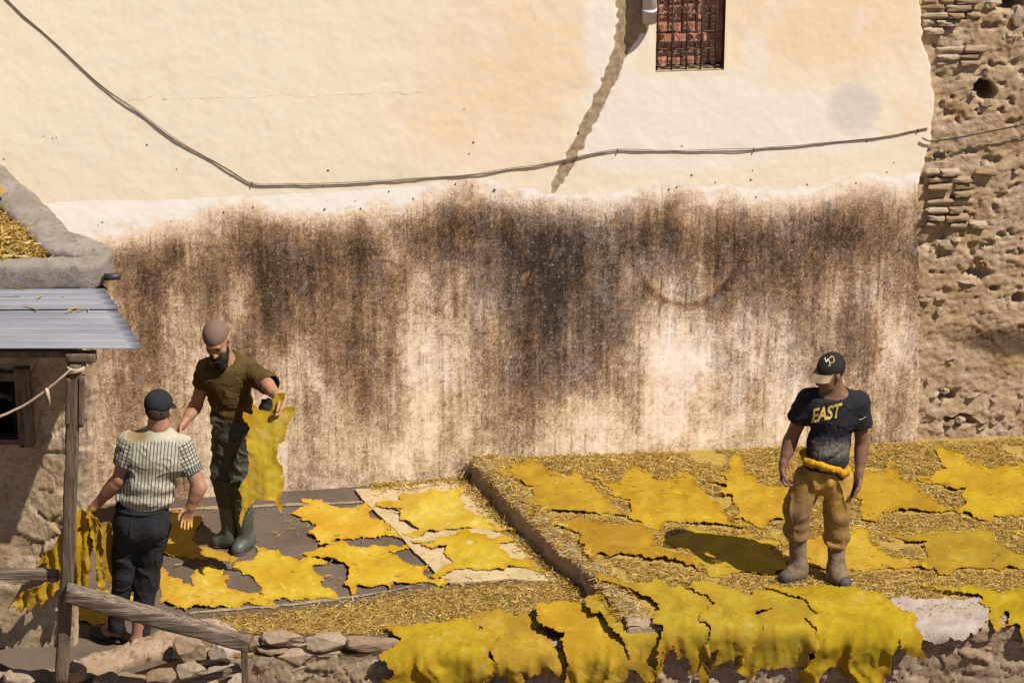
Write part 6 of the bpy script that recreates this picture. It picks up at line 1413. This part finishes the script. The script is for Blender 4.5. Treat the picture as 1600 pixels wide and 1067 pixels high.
    wr = lambda V: .004 * np.sin((V[:, 2] - .8 * np.abs(V[:, 0] - pel[0]) + .05 * fbm(V * 6, 2, 6)) * 48) * (np.exp(-((V[:, 2] - j(222, 868)[2]) / .09) ** 2) + .8 * np.exp(-((V[:, 2] - eLn[2] - .06) / .07) ** 2))
    to, _, _ = vol_obj('trousers', T, P_['jean'], root, 2, folds(71, .011, (10, 10, 5), wr, .25), dict(dirt=lambda V: .28 * np.exp(-((V[:, 2] - j(222, 830)[2]) / .12) ** 2) + .18 * fbm(V * 4, 3, 8) + .08))
    # waistband, loops, pockets
    th = np.linspace(0, 2 * np.pi, 40, endpoint=False); c = j(222, 790, 0.); ring = np.stack([c[0] + .150 * np.cos(th), c[1] + .112 * np.sin(th), c[2] + 0 * th], 1); v, q, _ = tube(ring - np.array(root.location), .016, 8, True); wb = mk('waistband', v, [q], P_['jean'], root, True, dict(dirt=np.full(len(v), .15))); wb.parent = to
    # slippers
    for hh, tt, zz in ((fa[0], fa[1], zg), (np.array([fb[0, 0], fb[0, 1], 0]), np.array([fb[1, 0] + .07, fb[1, 1] + .18, 0]), zg)):
        d = nz((tt - hh) * (1, 1, 0)); L_ = np.minimum(hh, tt) - .12; H_ = np.maximum(hh, tt) + .12; L_[2] = zz - .05; H_[2] = zz + .16
        Sv = Vol(L_, H_, .005); a = np.array([hh[0], hh[1], zz + .012]); b = np.array([tt[0], tt[1], zz + .012]); Sv.cap(a, b, .046, .048, .01, ((0, 0, 1), 3.4)); Sv.cap(b - d * .06 + (0, 0, .02), b + d * .005 + (0, 0, .012), .046, .044, .02, ((0, 0, 1), 1.1)); Sv.cut((0, 0, zz), (0, 0, -1), .003); Sv.cap(b - d * .16 + (0, 0, .035), b - d * .05 + (0, 0, .03), .032, .030, .002, op='sub')
        if zz == zg and hh[2] == 0 and hh is not fa[0]: Sv.cap(a + (0, 0, .03), b - d * .06 + (0, 0, .025), .048, .046, .01, ((0, 0, 1), 1.0)); Sv.cut((0, 0, zz), (0, 0, -1), .003)
        vol_obj('slipper', Sv, P_['sandal'], root, 1)
man_striped()
# ------------------------------------------------------------------ loose straw
def straw(name, label, pts, zf, n_lo=.02, n_hi=.07, w=.0018, seed=1, up=.3, pal=None, lift=.012):
    rs = np.random.RandomState(seed); n = len(pts)
    L = rs.uniform(n_lo, n_hi, n) * rs.uniform(.6, 1, n); a = rs.normal(0, .75, n) + (rs.rand(n) < .25) * rs.uniform(0, 3.1, n)
    tilt = rs.normal(0, .16, n) * (1 + 2 * (rs.rand(n) < .06) * up)
    d = np.stack([np.cos(a) * np.cos(tilt), np.sin(a) * np.cos(tilt), np.sin(tilt)], 1); s = np.stack([-np.sin(a), np.cos(a), 0 * a], 1); u = np.cross(d, s)
    c = np.stack([pts[:, 0], pts[:, 1], zf(pts) + lift * rs.rand(n) ** 1.3 + .003 + np.abs(np.sin(tilt)) * L / 2], 1)
    wd = w * rs.uniform(.6, 1.5, n)
    ring = [s * wd[:, None], (-.5 * s + .87 * u) * wd[:, None], (-.5 * s - .87 * u) * wd[:, None]]
    V = np.stack([c - d * (L / 2)[:, None] + r for r in ring] + [c + d * (L / 2)[:, None] + r for r in ring], 1).reshape(-1, 3)
    b = (np.arange(n) * 6)[:, None]
    F = np.concatenate([b + np.array([[0, 1, 4, 3]]), b + np.array([[1, 2, 5, 4]]), b + np.array([[2, 0, 3, 5]])])
    pal = np.array(pal or [(.43, .285, .060), (.50, .345, .095), (.34, .215, .038), (.56, .41, .15), (.66, .54, .29), (.20, .12, .025)]); pr = [.28, .24, .2, .12, .05, .11]
    tint = np.repeat(pal[rs.choice(len(pal), n, p=pr)] * rs.uniform(.8, 1.2, (n, 1)), 6, 0)
    o = mk(name, V, [F], M['straw'], None, False, dict(tint=tint)); return tag(o, label, 'straw', kind='stuff')
rs = np.random.RandomState(77)
# upper terrace
N = 110000; y = rs.uniform(YE + .08, .30, N); x0 = STEP_X(y) + .10; x = x0 + (3.95 - x0) * rs.rand(N)
dens = fbm(c3(x * 3, y * 3), 3, 5); d2 = fbm(c3(x * 11, y * 11), 3, 15); m = (dens > -.45) & (d2 + .5 * rs.rand(N) > -.15) & (y < wall_y(x) - .02) & ((x - x0) > .18 * rs.rand(N) ** .5)
uvp = project(np.stack([x, y, np.full(len(x), ZT + .02)], 1)); cov = np.zeros(len(x), bool)
for _, poly, _, _ in U_HIDES: cov |= inside(uvp, np.array(poly, float))
for a in D_HIDES: cov |= inside(uvp, np.array(a[1], float))
m &= ~(cov & (rs.rand(len(x)) < .985))
straw('straw', 'trampled straw covering the upper terrace around the hides', np.stack([x[m], y[m]], 1), lambda p: np.full(len(p), ZT + .003), seed=3, w=.0016, n_hi=.06)
# lower terrace front strip
N = 38000; u = rs.uniform(330, 945, N); v = rs.uniform(880, 992, N)
topl = np.interp(u, [330, 420, 560, 680, 760, 850, 890, 945], [962, 957, 940, 918, 915, 908, 896, 905])
k = (v > topl + 4 * rs.randn(N) + 14 * rs.rand(N) ** 2 * np.interp(u, [330, 600], [1.6, .5])); p = on_g(u[k], v[k]); cov = np.zeros(len(p), bool); uvp = project(p)
for a in D_HIDES + L_HIDES: cov |= inside(uvp, np.array(a[1], float))
p = p[~cov]; p = p[(p[:, 0] < STEP_X(p[:, 1]) - .02) & (p[:, 1] > YE + .02)]
straw('straw', 'straw strewn along the front strip of the lower terrace', p[:, :2], lambda q: gz(q[:, 0]), seed=5, w=.0016, n_hi=.06)
# along the foot of the step and the back wall, thin scatter elsewhere
N = 2600; y = rs.uniform(YE + .2, .1, N); x = STEP_X(y) - .04 - np.abs(rs.normal(0, .05, N)); a1 = np.stack([x, y], 1)
N = 700; x = rs.uniform(-.95, -.2, N); a2 = np.stack([x, wall_y(x) - np.abs(rs.normal(0, .06, N)) - .01], 1)
N = 160; u = rs.uniform(130, 800, N); v = rs.uniform(790, 985, N); a3 = on_g(u, v)[:, :2]
straw('straw', 'thin scatter of straw at the foot of the step and wall', np.concatenate([a1, a2, a3]), lambda q: gz(q[:, 0]) + .012, seed=7, w=.0022, up=2.5)
# step top tufts
N = 1500; y = rs.uniform(YE + .1, .05, N); x = STEP_X(y) + rs.uniform(-.03, .16, N); straw('straw', 'loose straw ends sticking out along the mud step', np.stack([x, y], 1), lambda q: np.full(len(q), ZT + .008), seed=9, up=3.5, n_hi=.12)
# shed roof
N = 9000; x = rs.uniform(-4.4, CORNER[0] - .12, N); y = rs.uniform(YF + .13, YF + 1.2, N)
k = (x < CORNER[0] - .28 + SIDE[0] / SIDE[1] * (y - YF) ); heap = lambda q: ZC - .11 + .11 * np.exp(-((q[:, 1] - YF - .35) / .35) ** 2) * sstep(CORNER[0] - .25, CORNER[0] - .8, q[:, 0])
straw('straw', 'heap of straw inside the mud curb of the shed roof', np.stack([x, y], 1)[k], heap, seed=11, up=3, n_lo=.06, n_hi=.2, w=.003, lift=.05)
N = 26; x = rs.uniform(-3.9, CORNER[0] - .1, N); y = YF - .02 - .5 * rs.rand(N) ** 2.2
tA = (YF - .01 - y) / .61; za = on_y([165], [459], YF - .01)[0][2]; zb = on_y([222], [545], YF - .62)[0][2]
straw('straw', 'few straws lying on the tin awning', np.stack([x, y], 1), lambda q: za + (zb - za) * (YF - .01 - q[:, 1]) / .61 + .014, seed=13, n_lo=.08, n_hi=.2, w=.003)
